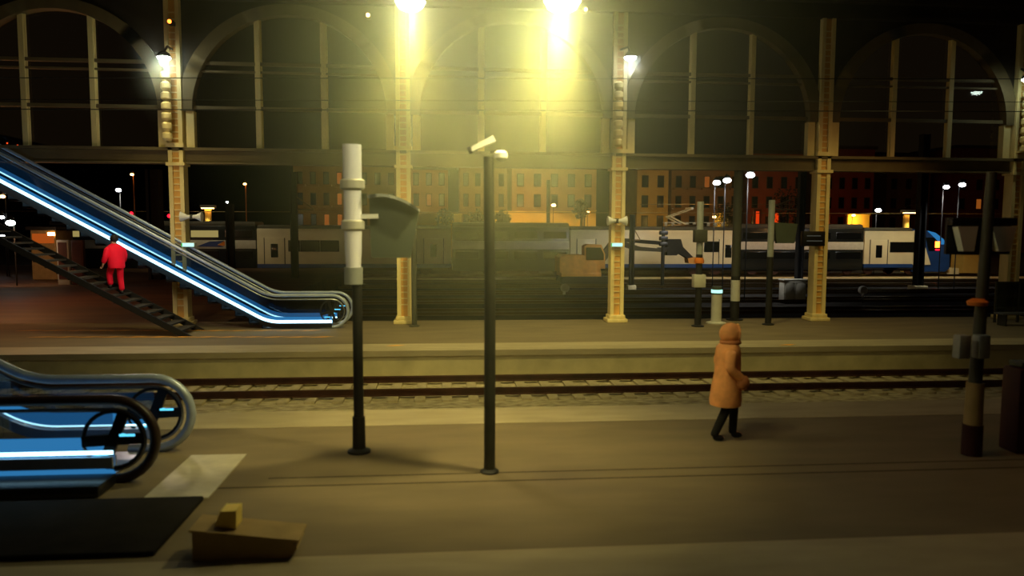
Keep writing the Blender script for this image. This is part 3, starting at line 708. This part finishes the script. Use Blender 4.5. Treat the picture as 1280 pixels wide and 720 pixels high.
b_ = car_single(X(712), X(925), [X(733), X(910.5)], [(X(881), X(899)), ], 'white single deck train car under the raised pantograph')
car_double(X(925), X(1080), False, 'dark double deck train car behind the black notice board column')
c_ = car_single(X(1080), X(1190), [X(1099)], [(X(1113.5), X(1144)), ], 'white end car of the train with blue rounded nose', True)
# nose
xn = X(1190)
prof = [(xn-3.3, Z(331)), (xn-3.3, Z(285)), (xn-2.4, Z(286)), (xn-1.5, Z(290)), (xn-.75, Z(298)), (xn-.25, Z(309)), (xn-.05, Z(318)), (xn-.02, Z(336)), (xn-.4, Z(340)), (xn-3.3, Z(340))]
n_ = sub(MB().prism(prof, YT+.12, YT+2.68).build('nose', 'trainblue', c_), c_)
MB().prism([(xn-3.3, Z(331)), (xn-3.3, Z(287)), (xn-2.7, Z(289)), (xn-1.75, Z(330)), (xn-1.75, Z(331))], YT-.0, YT+.13).build('cab_side', 'trainwhite', c_)
MB().prism([(xn-2.2, Z(296)), (xn-1.25, Z(296)), (xn-.9, Z(303)), (xn-.9, Z(313)), (xn-1.9, Z(313))], YT+.08, YT+.16).build('cab_window', 'window', c_)
MB().prism([(xn-2.1, Z(287.2)), (xn-1.4, Z(290)), (xn-.7, Z(298)), (xn-.35, Z(305)), (xn-.9, Z(305)), (xn-1.6, Z(294))], YT+.05, YT+.125).build('windscreen_edge', 'E_glowb', n_)  # bright edge put into the material as blue emission
MB().box(X(1170), X(1176.5), YT+.03, YT+.14, Z(309), Z(301)).build('red_light', 'E_orange', n_)
MB().box(X(1170.5), X(1176), YT+.03, YT+.14, Z(312.5), Z(311)).build('red_light', 'E_red', n_)
# swoosh on the left car
t = [o for o in D.objects if o.get('label', '').startswith('double deck train car behind the upper')][0]
m = MB(); m.prism([(X(246), Z(309.5)), (X(262), Z(303.5)), (X(280), Z(302.5)), (X(272), Z(307)), (X(280), Z(309.8))], YT-.05, YT-.02); m.build('swoosh_mark', 'trainblue', t)
m = MB(); m.prism([(X(272), Z(308)), (X(281), Z(303)), (X(281), Z(308.5))], YT-.06, YT-.03); m.build('orange_mark', 'orange', t)
# pantograph and roof gear
def roofgear(x, t):
    zt = ZR; k0, k1, k2 = (x-.2, zt), (X(841), Z(271)), (X(868), Z(261))
    f = MB(); f.box(X(845), X(884), YT+.6, YT+2.2, zt, zt+.14, .03); pn = sub(f.build('pantograph', 'railshine', t), t)
    q = MB()
    for y in (YT+.7, YT+2.0): q.bar((X(862), y, zt+.1), (X(841), y, Z(271)), .09); q.bar((X(841), y, Z(271)), (X(866), y, Z(262)), .07)
    q.bar((X(841), YT+.7, Z(271)), (X(841), YT+2.0, Z(271)), .08); q.build('pantograph_arm', 'trainwhite', pn)
    MB().bar((X(866), YT+.3, Z(260.5)), (X(869), YT+2.4, Z(260)), .16, .18).build('contact_shoe', 'white', pn)
    r = MB()
    for k in range(9): r.lathe((X(836+k*9), YT+.9, zt), [(.07, 0), (.16, .06), (.08, .12), (.15, .2), (.05, .28)], 10)
    r.bar((X(832), YT+.9, zt+.3), (X(912), YT+.9, zt+.3), .05); r.build('roof_insulators', 'offwhite', t)
roofgear(0, b_)

# ------------------------------------------------------------------ excavator in front of the train
YE = 50.0
def XE(px_): return P(px_, 320, YE).x
def ZE(py_): return P(780, py_, YE).z
t = thing('excavator', 'orange track excavator with dark boom stretched right, in front of the train', 'excavator', (XE(735), YE+1, -.85))
z0 = -.85
for y in (YE, YE+1.9):
    MB().prism([(XE(702), z0+.15), (XE(706), z0), (XE(764), z0), (XE(768), z0+.15), (XE(768), z0+.45), (XE(764), z0+.65), (XE(706), z0+.65), (XE(702), z0+.45)], y, y+.5).build('track', 'black', t)
MB().box(XE(702), XE(752), YE+.0, YE+2.3, ZE(346), ZE(341), .03).build('deck', 'machine', t)
MB().prism([(XE(700), ZE(341)), (XE(700), ZE(322)), (XE(704), ZE(319)), (XE(730), ZE(319)), (XE(735), ZE(328)), (XE(750), ZE(331)), (XE(752), ZE(341))], YE+.05, YE+2.3).build('engine_house', 'machine', t)
cb = MB().prism([(XE(731), ZE(336)), (XE(731), ZE(308)), (XE(735), ZE(305.5)), (XE(752), ZE(306)), (XE(757), ZE(318)), (XE(757), ZE(336))], YE+.1, YE+1.2).build('cab', 'machine', t); sub(cb, t)
MB().prism([(XE(733), ZE(325)), (XE(733), ZE(309.5)), (XE(751), ZE(309.5)), (XE(755), ZE(318)), (XE(755), ZE(325))], YE+.06, YE+.1).build('cab_window', 'window', cb)
bm_ = MB(); bm_.prism([(XE(748), ZE(330)), (XE(768), ZE(302)), (XE(778), ZE(300)), (XE(806), ZE(309)), (XE(842), ZE(312)), (XE(842), ZE(316)), (XE(800), ZE(314)), (XE(776), ZE(306)), (XE(757), ZE(334))], YE+1.2, YE+1.65); bm_.build('boom', 'boomdark', t)
MB().bar((XE(779), YE+1.15, ZE(300)), (XE(842), YE+1.15, ZE(305)), .26).build('boom_cylinder', 'trainlow', t)
MB().prism([(XE(840), ZE(320)), (XE(840), ZE(299)), (XE(857), ZE(299)), (XE(860), ZE(309)), (XE(873), ZE(322)), (XE(870), ZE(326)), (XE(855), ZE(317)), (XE(852), ZE(320))], YE+1.1, YE+1.75).build('stick', 'trainlow', t)
MB().prism([(XE(866), ZE(324)), (XE(875), ZE(322)), (XE(880), ZE(327)), (XE(878), ZE(331)), (XE(867), ZE(330))], YE+1.0, YE+1.85).build('bucket', 'machine', t)

# small things among the yard tracks
a = G(990, 379, -.85)
t = thing('relay_cabinet', 'pale grey relay cabinet standing among the yard tracks right of the walker', 'cabinet', (a.x, a.y, -.85))
zz = P(990, 350, a.y).z
MB().box(a.x-.62, a.x+.62, a.y-.3, a.y+.3, -.75, zz, .04).build('body', 'offwhite', t); MB().box(a.x-.66, a.x+.66, a.y-.34, a.y+.34, zz-.03, zz+.05, .02).build('lid', 'offwhite', t)
MB().box(a.x-.55, a.x+.55, a.y-.22, a.y+.22, -.86, -.75).build('foot', 'trainlow', t)
for s in (-1, 1): MB().box(a.x+s*.3-.26, a.x+s*.3+.26, a.y-.325, a.y-.30, -.65, zz-.12, .01).build('door', 'offwhite', t)
for (a_, b_2, lab) in ((706, 376, 'small dwarf signal with round white head among tracks below the excavator'), (1078, 379, 'small dwarf signal on the dark tracks below the train end car')):
    g2 = G(a_, b_2, -.85); t = thing('dwarf_signal', lab, 'signal', (g2.x, g2.y, -.85))
    MB().cyl((g2.x, g2.y, -.86), (g2.x, g2.y, -.35), .05).build('post', 'pole', t)
    MB().lathe((g2.x, g2.y-.1, -.15), [(.2, 0), (.24, .04), (.24, .16), (.18, .2)], 18, 'Y').build('head', 'offwhite', t)
    MB().box(g2.x-.13, g2.x+.02, g2.y-.13, g2.y-.1, -.5, -.32, .01).build('white_face', 'white', t)
a, b = P(1204, 336, 60), P(1222, 318, 60)
t = thing('trackside_hut', 'small beige hut right of the train nose', 'hut', ((a.x+b.x)/2, 60.8, -.85))
MB().box(a.x, b.x+.3, 60, 61.6, -.86, b.z).build('wall', 'facadeD', t); MB().box(a.x-.1, b.x+.4, 59.9, 61.7, b.z, b.z+.08).build('roof', 'trainroof', t)
a = P(1199, 338, 56.4)
t = thing('buffer_stop', 'low pale buffer stop in front of the train nose', 'buffer stop', (a.x+.6, 58.3, -.55))
MB().box(a.x, a.x+1.0, 57.75, 58.9, -.84, -.05, .05).build('block', 'concrete', t)
for y in (57.95, 58.7): MB().lathe((a.x-.02, y, .1), [(.05, 0), (.05, -.2), (.2, -.22), (.2, -.28)], 14, 'X').build('buffer', 'poledark', t)

# masts
def mast(px_, by, ty, r, Y, label, arms=(), m='wireblack', top=None):
    p = P(px_, 300, Y); zb = -.86; zt = P(px_, ty, Y).z
    t = thing('catenary_mast', label, 'mast', (p.x, Y, zb), 'dark masts in the yard')
    MB().box(p.x-r*1.8, p.x+r*1.8, Y-r*1.8, Y+r*1.8, zb, zb+.3, .03).build('footing', 'concrete', t)
    s = MB(); s.box(p.x-r, p.x-r*.55, Y-r, Y+r, zb+.3, zt); s.box(p.x+r*.55, p.x+r, Y-r, Y+r, zb+.3, zt); s.box(p.x-r*.55, p.x+r*.55, Y-r*.25, Y+r*.25, zb+.3, zt); s.build('shaft', m, t)
    for (yy, x1) in arms:
        z = P(px_, yy, Y).z; xe = P(x1, yy, Y).x
        c = MB(); c.tube([(p.x, Y, z), (xe, Y, z)], .05, 8); c.tube([(p.x, Y, z+.9), (xe, Y, z+.05)], .035, 8); c.build('cantilever', 'wire', t)
    return t
mast(1150, 340, 168, .24, 46, 'dark mast right in front of the train nose', ((268, 1112),))
mast(195, 330, 212, .36, 45, 'dark mast seen above the upper escalator', ())
mast(288, 335, 255, .2, 44, 'dark mast in front of the double deck car at left', ())
mast(368, 335, 215, .2, 46, 'dark mast in front of the white car at left', ((262, 392),))
mast(790, 340, 268, .15, 47, 'dark mast just right of the ochre middle column', ((300, 800),))
mast(1000, 335, 205, .2, 46, 'dark mast left of the tan column', ((262, 960),))
mast(685, 330, 225, .2, 90, 'slim mast in front of the ochre apartment block', ())
# signal mast with lumps
p = P(829, 300, 48); t = thing('signal_mast', 'black signal mast with stacked lamp heads in front of the pantograph car', 'signal', (p.x, 48, -.86))
MB().cyl((p.x, 48, -.86), (p.x, 48, P(829, 283, 48).z), .12).build('mast', 'black', t)
for k, yy in enumerate((291, 298, 305)): MB().box(p.x-.28, p.x+.28, 47.8, 48.1, P(829, yy+2.6, 48).z, P(829, yy-2.6, 48).z, .06).build('lamp_head', 'black', t)
MB().bar((p.x-.4, 48, P(829, 310, 48).z), (p.x+.4, 48, P(829, 310, 48).z), .08).build('crossbar', 'black', t)

# overhead wires
def wire(px0, y0, px1, y1, Y, r, label, m):
    a = P(px0, y0, Y); b = P(px1, y1, Y); pts = [a.lerp(b, k/8) for k in range(9)]
    tag(MB().tube(pts, r, 6).build('overhead_wire', m), label, 'wire', 'overhead wires')
wire(-300, 263, 1500, 268, 55.5, .025, 'thin pale overhead wire just above the train roofs', 'wire')
wire(800, 255.5, 1000, 255.5, 52, .02, 'short pale wire segment above the pantograph', 'wire')
wire(-200, 97, 1500, 99, 21.5, .012, 'thin dark wire crossing the arches at mid height', 'wireblack')
wire(-200, 136, 1500, 140, 21.5, .014, 'thin dark wire crossing the arches above the girder', 'wireblack')
wire(-200, 124, 1500, 128, 17.4, .008, 'finest dark wire over the near track', 'wireblack')

# ------------------------------------------------------------------ yard and street lamps
def yard_lamp(px_, py_, Y, label, m='E_cool', pole='wireblack', r=.24, power=0, rgb=(1, .97, .9), zb=-.86, pr=.035, tgt=None, glow=1.0):
    p = P(px_, py_, Y); t = thing('yard_lamp', label, 'lamp', (p.x, Y, zb), 'distant lamps')
    MB().tube([(p.x, Y+.3, zb), (p.x, Y+.3, p.z+.15), (p.x, Y+.05, p.z+.25)], pr, 8).build('pole', pole, t)
    MB().lathe((p.x, Y, p.z), [(r*.4, .2), (r*.8, .1), (r*.85, .04)], 14).build('head', 'wireblack', t)
    MB().ball((p.x, Y, p.z-r*.5), (r*1.0, r*.9, r*.62), 12).build('bulb', m, t)
    if power: light('SPOT', (p.x, Y-.4, p.z-.5), power, rgb, .3, 125, .6, (p.x, Y+4, -.8))
    return t
W = 'E_cool'
yard_lamp(148, 236, 70, 'white lamp over the yard, first left of the slim red lamp post', W, power=1500)
yard_lamp(188, 241, 75, 'white lamp over the yard, between slim red post and the left column', W)
yard_lamp(226, 245, 80, 'white lamp just left of the column behind the escalator', W)
yard_lamp(284, 252, 92, 'smallest white lamp above the left double deck car', W, r=.16)
yard_lamp(165, 217, 85, 'tall slim reddish lamp post above the upper escalator', 'E_warm', 'orange', r=.2, pr=.06)
yard_lamp(306, 229, 85, 'tall slim reddish lamp post above the white left car', 'E_warm', 'orange', r=.18, pr=.06)
yard_lamp(436, 238, 85, 'small warm lamp seen beside the white sleeve post', 'E_warm', 'orange', r=.12, pr=.05)
yard_lamp(896, 226, 44, 'white yard lamp, left one of the three over the pantograph car', W, power=900)
yard_lamp(909, 223, 42, 'white yard lamp, middle one of the three over the pantograph car', W, power=700)
yard_lamp(938, 216, 38, 'white yard lamp, right and brightest of the three over the pantograph car', W, power=900)
yard_lamp(1098, 261, 62, 'white lamp above the roof of the train end car', W, r=.26, power=300)
yard_lamp(1183, 232, 46, 'white lamp above the train nose, left one of a pair', W, r=.2, power=1100)
yard_lamp(1203, 229, 46, 'white lamp above the train nose, right one of a pair', W, r=.22)
yard_lamp(692, 255, 95, 'bright street lamp before the ochre apartment block', 'E_warm', r=.3, power=700, rgb=(1, .55, .16))
yard_lamp(613, 262, 92, 'small street lamp left of the ochre apartment block', 'E_warm', r=.2, power=250, rgb=(1, .55, .16))
yard_lamp(735, 264, 100, 'street lamp at the right corner of the ochre apartment block', 'E_warm', r=.22, power=300, rgb=(1, .6, .16))
yard_lamp(893, 270, 92, 'street lamp over the bright yellow wall behind the pantograph car', 'E_warm', r=.24, power=500, rgb=(1, .6, .16))
yard_lamp(1067, 268, 92, 'street lamp over the bright yellow wall behind the end car', 'E_warm', r=.24, power=500, rgb=(1, .6, .16))
yard_lamp(1267, 272, 60, 'small warm lamp at the right edge behind the trapezoid panels', 'E_warm', r=.14)
for (a, b, c) in ((260, 260, 'pale yellow lit pylon with lamp above the left double deck car'), (1133, 266, 'pale yellow lit pylon with lamp above the train end car')):
    p = P(a, b, 66); t = thing('lit_pylon', c, 'lamp', (p.x, 66, -.86))
    MB().tube([(p.x, 66, -.86), (p.x, 66, p.z)], .28, 12).build('pylon', 'facadeD', t)
    MB().box(p.x-.5, p.x+.65, 65.4, 66.2, p.z+.0, p.z+.25, .05).build('head', 'offwhite', t)
    MB().box(p.x-.4, p.x+.55, 65.45, 65.9, p.z-.06, p.z).build('lens', 'E_warm', t)
    light('SPOT', (p.x+.1, 64.6, p.z-.1), 500, (1, .82, .4), .2, 80, .6, (p.x, 66, 0))
for (a, b, c) in ((165, 267, 'red signal light above the escalator, leftmost of the three'), (212, 270, 'red signal light left of the column behind the escalator'), (252, 274, 'red signal light left of the lit pylon at left'),
                  (297, 291.5, 'dim red light on the roof line of the left double deck car')):
    p = P(a, b, 64); t = thing('red_signal', c, 'signal', (p.x, 64, -.86))
    MB().cyl((p.x, 64, -.86), (p.x, 64, p.z+.2), .06).build('post', 'black', t); MB().box(p.x-.2, p.x+.2, 63.9, 64.1, p.z-.25, p.z+.4, .03).build('hood', 'black', t)
    MB().ball((p.x, 63.88, p.z), .15).build('lamp', 'E_red', t)

# ------------------------------------------------------------------ buildings behind the yard
def building(x0, x1, ytop, Y, m, label, rows, cols, wy=(8, 12), lit=(), base_y=290, depth=12, roof='trainroof', balc=False):
    a, b = P(x0, ytop, Y), P(x1, ytop, Y); t = thing('apartment_building', label, 'building', ((a.x+b.x)/2, Y+depth/2, -.9), 'buildings beyond the yard')
    MB().box(a.x, b.x, Y, Y+depth, -.9, a.z).build('wall', m, t)
    MB().box(a.x-.3, b.x+.3, Y-.3, Y+depth+.3, a.z, a.z+.5).build('cornice', roof, t)
    w = (b.x-a.x)/cols
    for r in range(rows):
        zc = P(640, 285 - (r+.35)*25.5, Y).z
        for c in range(cols):
            xc = a.x + w*(c+.5); hw, hh = min(.42, w*.17), .82
            if zc+hh > a.z-.4: continue
            l = (r, c) in lit
            f = MB().box(xc-hw-.1, xc+hw+.1, Y-.08, Y+.05, zc-hh-.1, zc+hh+.1).build('window_frame', 'shutter', t); sub(f, t)
            MB().box(xc-hw, xc+hw, Y-.1, Y-.07, zc-hh, zc+hh).build('pane', 'E_winA' if l else 'window', f)
            if balc: MB().box(xc-w*.45, xc+w*.45, Y-1.0, Y, zc-hh-.4, zc-hh-.15).build('balcony', m, t)
    return t
YB = 112
building(366, 432, 196, YB, 'facadeB', 'dim apartment block with warm lit floors left of the white sleeve post', 4, 4, lit={(0, 2), (0, 3), (1, 3), (2, 3), (3, 3)}, balc=True)
building(446, 497, 190, YB+4, 'facadeB', 'brown apartment block between the white sleeve post and the lit column', 4, 3)
building(512, 560, 212, YB-2, 'facadeA', 'small orange lit house right of the lit yellow column', 3, 3, lit={(1, 1)})
building(575, 634, 205, YB-6, 'facadeB', 'dim green-grey apartment block behind the slim camera post', 4, 4)
building(640, 746, 196, YB-6, 'facadeA', 'ochre apartment block with shuttered windows behind the train, picture centre', 4, 5)
building(797, 836, 207, YB, 'facadeD', 'pale yellow tower block right of the ochre column', 6, 2)
building(840, 928, 203, YB, 'facadeB', 'brown balcony block with one row of lit windows behind the pantograph', 5, 5, lit={(3, 0), (2, 2)}, balc=True)
building(936, 1008, 192, YB, 'facadeC', 'red lit apartment block between the pale topped post and the tan column', 5, 4)
building(1030, 1094, 186, YB+2, 'facadeC', 'red lit apartment block right of the tan column', 5, 4, lit={(3, 3)})
building(1110, 1165, 195, YB+14, 'facadeB', 'dark apartment block above the train end car', 4, 3)
building(1195, 1300, 185, YB+10, 'facadeC', 'dark reddish apartment block at the far right', 5, 5, lit={(1, 1)})
def lit_wall(x0, x1, y0, Y, label, m='facadeD'):
    a, b = P(x0, y0, Y), P(x1, y0, Y); t = thing('garden_wall', label, 'wall', ((a.x+b.x)/2, Y, -.9), 'lit walls beyond the train')
    MB().box(a.x, b.x, Y, Y+.4, -.9, a.z).build('wall', m, t); MB().box(a.x-.1, b.x+.1, Y-.1, Y+.5, a.z, a.z+.15).build('coping', m, t)
    return t
lit_wall(619, 728, 265, 100, 'long yellow lit wall at the foot of the ochre apartment block')
lit_wall(732, 745, 264, 103, 'short bright yellow wall end right of the ochre apartment block')
lit_wall(893, 906, 268, 98, 'small bright yellow wall behind the pantograph car roof')
lit_wall(1060, 1087, 269, 97, 'bright yellow wall above the dark double deck car')
lit_wall(512, 577, 268, 99, 'orange lit wall right of the lit yellow column')
# narrow red lit doorways of the block
for (x0, x1, y0, lab) in ((945, 950, 264, 'narrow red lit gateway left of the pale topped post'), (968, 974, 266, 'narrow red lit gateway right of the pale topped post'), (1031, 1036, 263, 'narrow orange lit gateway right of the tan column')):
    a, b = P(x0, y0, 96), P(x1, y0, 96); t = thing('lit_gateway', lab, 'gateway', ((a.x+b.x)/2, 96, -.9))
    MB().box(a.x, b.x, 96.2, 96.4, -.9, a.z).build('lit_opening', emit('gate_glow', (255, 70, 15), .7), t)
    m = MB(); m.box(a.x-.2, a.x, 96, 96.5, -.9, a.z+.2); m.box(b.x, b.x+.2, 96, 96.5, -.9, a.z+.2); m.box(a.x-.2, b.x+.2, 96, 96.5, a.z, a.z+.25); m.build('frame', 'facadeC', t)
# trees in front of the buildings
def tree(px_, ty, Y, w, label):
    p = P(px_, ty, Y); t = thing('street_tree', label, 'tree', (p.x, Y, -.9), 'dark trees beyond the train')
    MB().tube([(p.x, Y, -.9), (p.x+.1, Y, p.z*.6), (p.x, Y, p.z*.9)], [.22, .16, .08], 8).build('trunk', 'poledark', t)
    m = MB(); rr = random.Random(int(px_))
    for k in range(420):
        d = Vector((rr.gauss(0, 1), rr.gauss(0, 1), rr.gauss(0, 1))).normalized(); c = Vector((p.x, Y, p.z-w*.55)) + Vector((d.x*w*.55, d.y*w*.5, d.z*w*.62))*(rr.random()**.4)
        u = Vector((rr.gauss(0, 1), rr.gauss(0, 1), rr.gauss(0, 1))).normalized()*.22; v = u.orthogonal().normalized()*.12
        m.add([c-u, c+v, c+u, c-v], [(0, 1, 2, 3)])
    m.build('crown', 'leaf', t)
tree(597, 262, 97, 3.0, 'dark leafy tree before the lit wall left of the slim camera post')
tree(628, 264, 92, 2.0, 'small dark tree at the slim camera post before the lit wall')
tree(726, 250, 98, 2.2, 'slim dark tree right of the street lamp at ochre block')
tree(910, 255, 96, 3.2, 'dark tree between the three white yard lamps and the train')
tree(985, 235, 94, 4.2, 'dark tree before the red lit block')
tree(556, 262, 97, 2.2, 'small dark tree before the orange house')
# hills with house lights
hp = [(-60, 205), (-60, 170), (0, 168), (60, 182), (150, 182), (240, 192), (330, 200), (420, 208), (520, 206), (660, 214), (800, 206), (940, 200), (1100, 190), (1300, 196), (1400, 300)]
pts = [P(a-40, 300, 290) for a, b in hp]; prof = [(P(a, b, 290).x, P(a, b, 290).z) for a, b in hp]
prof = [(prof[0][0], -1)] + prof[1:] + [(prof[-1][0], -1)]
struct(MB().prism(prof, 290, 300).build('hills', 'hill'))
rr = random.Random(3)
hl = [(9, 179), (22, 182), (26, 184), (7, 188), (15, 190), (22, 192), (35, 188), (41, 187), (52, 189), (130, 186), (133, 189), (163, 190), (96, 191), (12, 184), (45, 191)]
hw = ['highest left', 'second', 'third', 'lower left', 'fifth', 'sixth', 'seventh', 'eighth', 'rightmost of the left cluster', 'pair left', 'pair right', 'far right single', 'lone middle', 'inner left', 'low right']
for (a, b), w in zip(hl, hw):
    p = P(a, b, 289.9); t = thing('hillside_light', 'tiny orange-red house light on the dark hillside at upper left, %s' % w, 'light', p, 'house lights on the hill')
    MB().ball(p, rr.uniform(.22, .42), 8).build('glow', 'E_hill', t); MB().box(p.x-.3, p.x+.3, 289.8, 290.3, p.z-1.2, p.z-.3).build('house_front', 'hill', t)

# left background: cross platform with lamps and an orange-lit kiosk
Yk = 45
a, b = P(38, 292, Yk), P(70, 304, Yk)
t = thing('kiosk', 'low kiosk with orange lit front at far left below the escalator', 'kiosk', ((a.x+b.x)/2, Yk, 0))
MB().box(a.x, b.x, Yk, Yk+2, 0, a.z+.2, .03).build('body', 'boxbrown', t); MB().box(a.x-.15, b.x+.15, Yk-.25, Yk+2.1, a.z+.2, a.z+.4, .03).build('canopy', 'poledark', t)
MB().box(a.x+.1, b.x-.1, Yk-.04, Yk, b.z, a.z).build('lit_front', emit('kiosk_glow', (255, 120, 40), .35), t)
MB().box(P(60, 292, Yk).x, P(69, 292, Yk).x, Yk-.06, Yk-.04, P(60, 294.5, Yk).z, P(60, 290.5, Yk).z).build('bright_sign', 'E_warm', t)
for (a_, b_2, Yl, c_2, mt, pw) in ((13, 276, 40, 'large white lamp at the left edge under the escalator', 'E_white', 220), (2, 270, 48, 'white lamp cut by the left edge of the picture', 'E_cool', 0), (3, 294, 50, 'low white lamp at the left edge above the orange floor', 'E_cool', 0), (3, 244, 48, 'upper white lamp at the left edge under the escalator', 'E_warm', 0)):
    yard_lamp(a_, b_2, Yl, c_2, mt, power=pw, rgb=(1, .5, .22), zb=0, r=.22 if pw else .16)
light('POINT', tuple(P(8, 250, 31)), 420, (1, .36, .1), .3)
light('POINT', tuple(P(60, 200, 34)), 60, (1, .5, .2), .3)
light('POINT', (s0.x-.9, 20.3, 3.2), 90, (1, .8, .7), .3)  # unseen point light added to brighten the person in red
# two pale advertising columns on the cross platform
for (a_, lab) in ((80, 'grey poster pillar on the cross platform left of the person in red'), (98, 'dark purple poster pillar on the cross platform beside the grey one')):
    g2 = G(a_, 356); t = thing('poster_pillar', lab, 'pillar', (g2.x, g2.y, 0)); zz = P(a_, 300, g2.y).z
    MB().box(g2.x-.3, g2.x+.3, g2.y, g2.y+.3, 0, zz, .03).build('frame', 'polelight' if a_ == 80 else 'boxred', t)
    MB().box(g2.x-.22, g2.x+.22, g2.y-.02, g2.y, .3, zz-.12).build('poster', 'boxred', t)

# ------------------------------------------------------------------ further light
light('SPOT', tuple(P(1180, -140, 9)), 75, (1, .40, .12), .3, 110, .9, (8.6, 9.5, 0))  # unseen reddish spot added to tint the right side
for (xx, pw) in ((-8, 560), (0.6, 1600), (6.6, 1050), (13.2, 400)):
    light('SPOT', (xx, 19.2, 8.6), pw, (1, .83, .30), .2, 84, .9, (xx, 23.2, 0))  # unseen spots added to brighten far platform and columns
light('SPOT', (-.6, 5.6, 6.6), 540, (1, .86, .38), .25, 84, 1.0, (.9, 12.5, 1.2))
for (xx, pw) in ((-3.5, 800), (2.2, 1250), (8.6, 620)):
    light('SPOT', (xx, 14.3, 8.2), pw, (1, .84, .27), .25, 74, .9, (xx, 21.0, .2))  # unseen fill spots added for track, platform wall and column fronts
light('SPOT', (15.6, 18.5, 7.5), 170, (1, .50, .16), .3, 80, .8, (12.8, 24, 2.5))
# unseen fill spots added before the train to brighten its side
for (xx, yy, zz, pw, c) in ((X(250), 51, 9, 700, (1, .85, .5)), (X(400), 50, 9, 250, (1, .8, .45)), (X(830), 50, 10, 1150, (1, .86, .44)), (X(1120), 51, 9, 1250, (1, .86, .46))):
    light('SPOT', (xx, yy, zz), pw, c, .3, 84, .8, (xx, YT, 2.6))
# sodium lamps along the building fronts
for (a_, pw, c) in ((400, 300, (1, .45, .12)), (540, 350, (1, .45, .1)), (660, 420, (1, .5, .12)), (815, 420, (1, .75, .3)), (880, 220, (1, .5, .15)), (970, 150, (1, .2, .04)), (1050, 120, (1, .22, .04)), (1240, 60, (1, .18, .04))):
    p = P(a_, 262, 101); light('POINT', (p.x, 101, 6), pw, c, .4)
for (a_, pw) in ((900, 350), (1075, 450), (640, 900), (738, 350)):
    p = P(a_, 272, 95); light('POINT', (p.x, 95.5, 4.2), pw, (1, .55, .1), .3)
for (a_, pw) in ((1000, 800), (850, 500), (1180, 500)):
    light('SPOT', (X(a_), 50.2, 6), pw, (1, .5, .15), .3, 110, .6, (X(a_), 55, -.5))  # unseen orange spots added to brighten the yard walkway

# ------------------------------------------------------------------ night sky and haze added for lamp glare
w = D.worlds.new('night'); SC.world = w; w.use_nodes = True
bg = w.node_tree.nodes['Background']; tc = w.node_tree.nodes.new('ShaderNodeTexCoord'); sx = w.node_tree.nodes.new('ShaderNodeSeparateXYZ'); rp = w.node_tree.nodes.new('ShaderNodeValToRGB')
w.node_tree.links.new(tc.outputs['Generated'], sx.inputs[0]); w.node_tree.links.new(sx.outputs['Z'], rp.inputs['Fac']); w.node_tree.links.new(rp.outputs['Color'], bg.inputs['Color'])
rp.color_ramp.elements[0].color = (.006, .0035, .0015, 1); rp.color_ramp.elements[1].color = (.004, .0035, .003, 1)
bg.inputs['Strength'].default_value = 1.0
def haze(c, rad, sig, dens, col, label, streaks=(), sk=0.0):  # scatter volume added to stand in for glare around lamps
    m = D.materials.new('glare_haze'); m.use_nodes = True; nt = m.node_tree; N = nt.nodes; L = nt.links; N.remove(N['Principled BSDF'])
    vs = N.new('ShaderNodeVolumeScatter'); vs.inputs['Color'].default_value = (*col, 1); vs.inputs['Anisotropy'].default_value = .0
    ge = N.new('ShaderNodeNewGeometry')
    def gauss(cc, sg, k):
        a = N.new('ShaderNodeVectorMath'); a.operation = 'SUBTRACT'; a.inputs[1].default_value = cc
        d = N.new('ShaderNodeVectorMath'); d.operation = 'DIVIDE'; d.inputs[1].default_value = sg
        q = N.new('ShaderNodeVectorMath'); q.operation = 'DOT_PRODUCT'
        g = N.new('ShaderNodeMath'); g.operation = 'MULTIPLY'; g.inputs[1].default_value = -1
        e = N.new('ShaderNodeMath'); e.operation = 'EXPONENT'
        u = N.new('ShaderNodeMath'); u.operation = 'MULTIPLY'; u.inputs[1].default_value = k
        L.new(ge.outputs['Position'], a.inputs[0]); L.new(a.outputs[0], d.inputs[0]); L.new(d.outputs[0], q.inputs[0]); L.new(d.outputs[0], q.inputs[1])
        L.new(q.outputs['Value'], g.inputs[0]); L.new(g.outputs[0], e.inputs[0]); L.new(e.outputs[0], u.inputs[0]); return u.outputs[0]
    out = gauss(c, sig, dens)
    for p in streaks:
        g = gauss((p.x, p.y, p.z), (.62, .62, .8), sk*.0); ad = N.new('ShaderNodeMath'); ad.operation = 'ADD'; L.new(out, ad.inputs[0]); L.new(g, ad.inputs[1]); out = ad.outputs[0]
        g = gauss((p.x, p.y, p.z-.9), (.17, .17, 1.9), sk); ad = N.new('ShaderNodeMath'); ad.operation = 'ADD'; L.new(out, ad.inputs[0]); L.new(g, ad.inputs[1]); out = ad.outputs[0]  # narrow density column shaped as the glare streak below the lamp
    L.new(out, vs.inputs['Density']); L.new(vs.outputs[0], N['Material Output'].inputs['Volume'])
    o = MB().ball(c, rad, 40).build('glare_haze', m); tag(o, label, 'haze', None, 'stuff')
mid = (L1p+L2p)/2
haze(mid+Vector((.4,0,.3)), (4.6, 5.0, 5.4), (2.3, 2.3, 2.8), .25, (.93, 1, .62), 'yellowish haze added as the glare around the two bright platform lamps', (L1p, L2p), .3)

for q_, lab in ((CLP[0], 'faint haze added as glare around the left column lamp'), (CLP[1], 'faint haze added as glare around the column lamp right of the two glaring lamps')):
    light('POINT', (q_.x, q_.y, q_.z-.15), 28, (.9, 1, .8), .05)
    haze(q_, (1.5, 1.5, 1.9), (.5, .5, .85), .3, (.9, 1, .9), lab)
SC.view_settings.view_transform = 'Standard'; SC.view_settings.look = 'None'; SC.view_settings.exposure = 0; SC.view_settings.gamma = 1
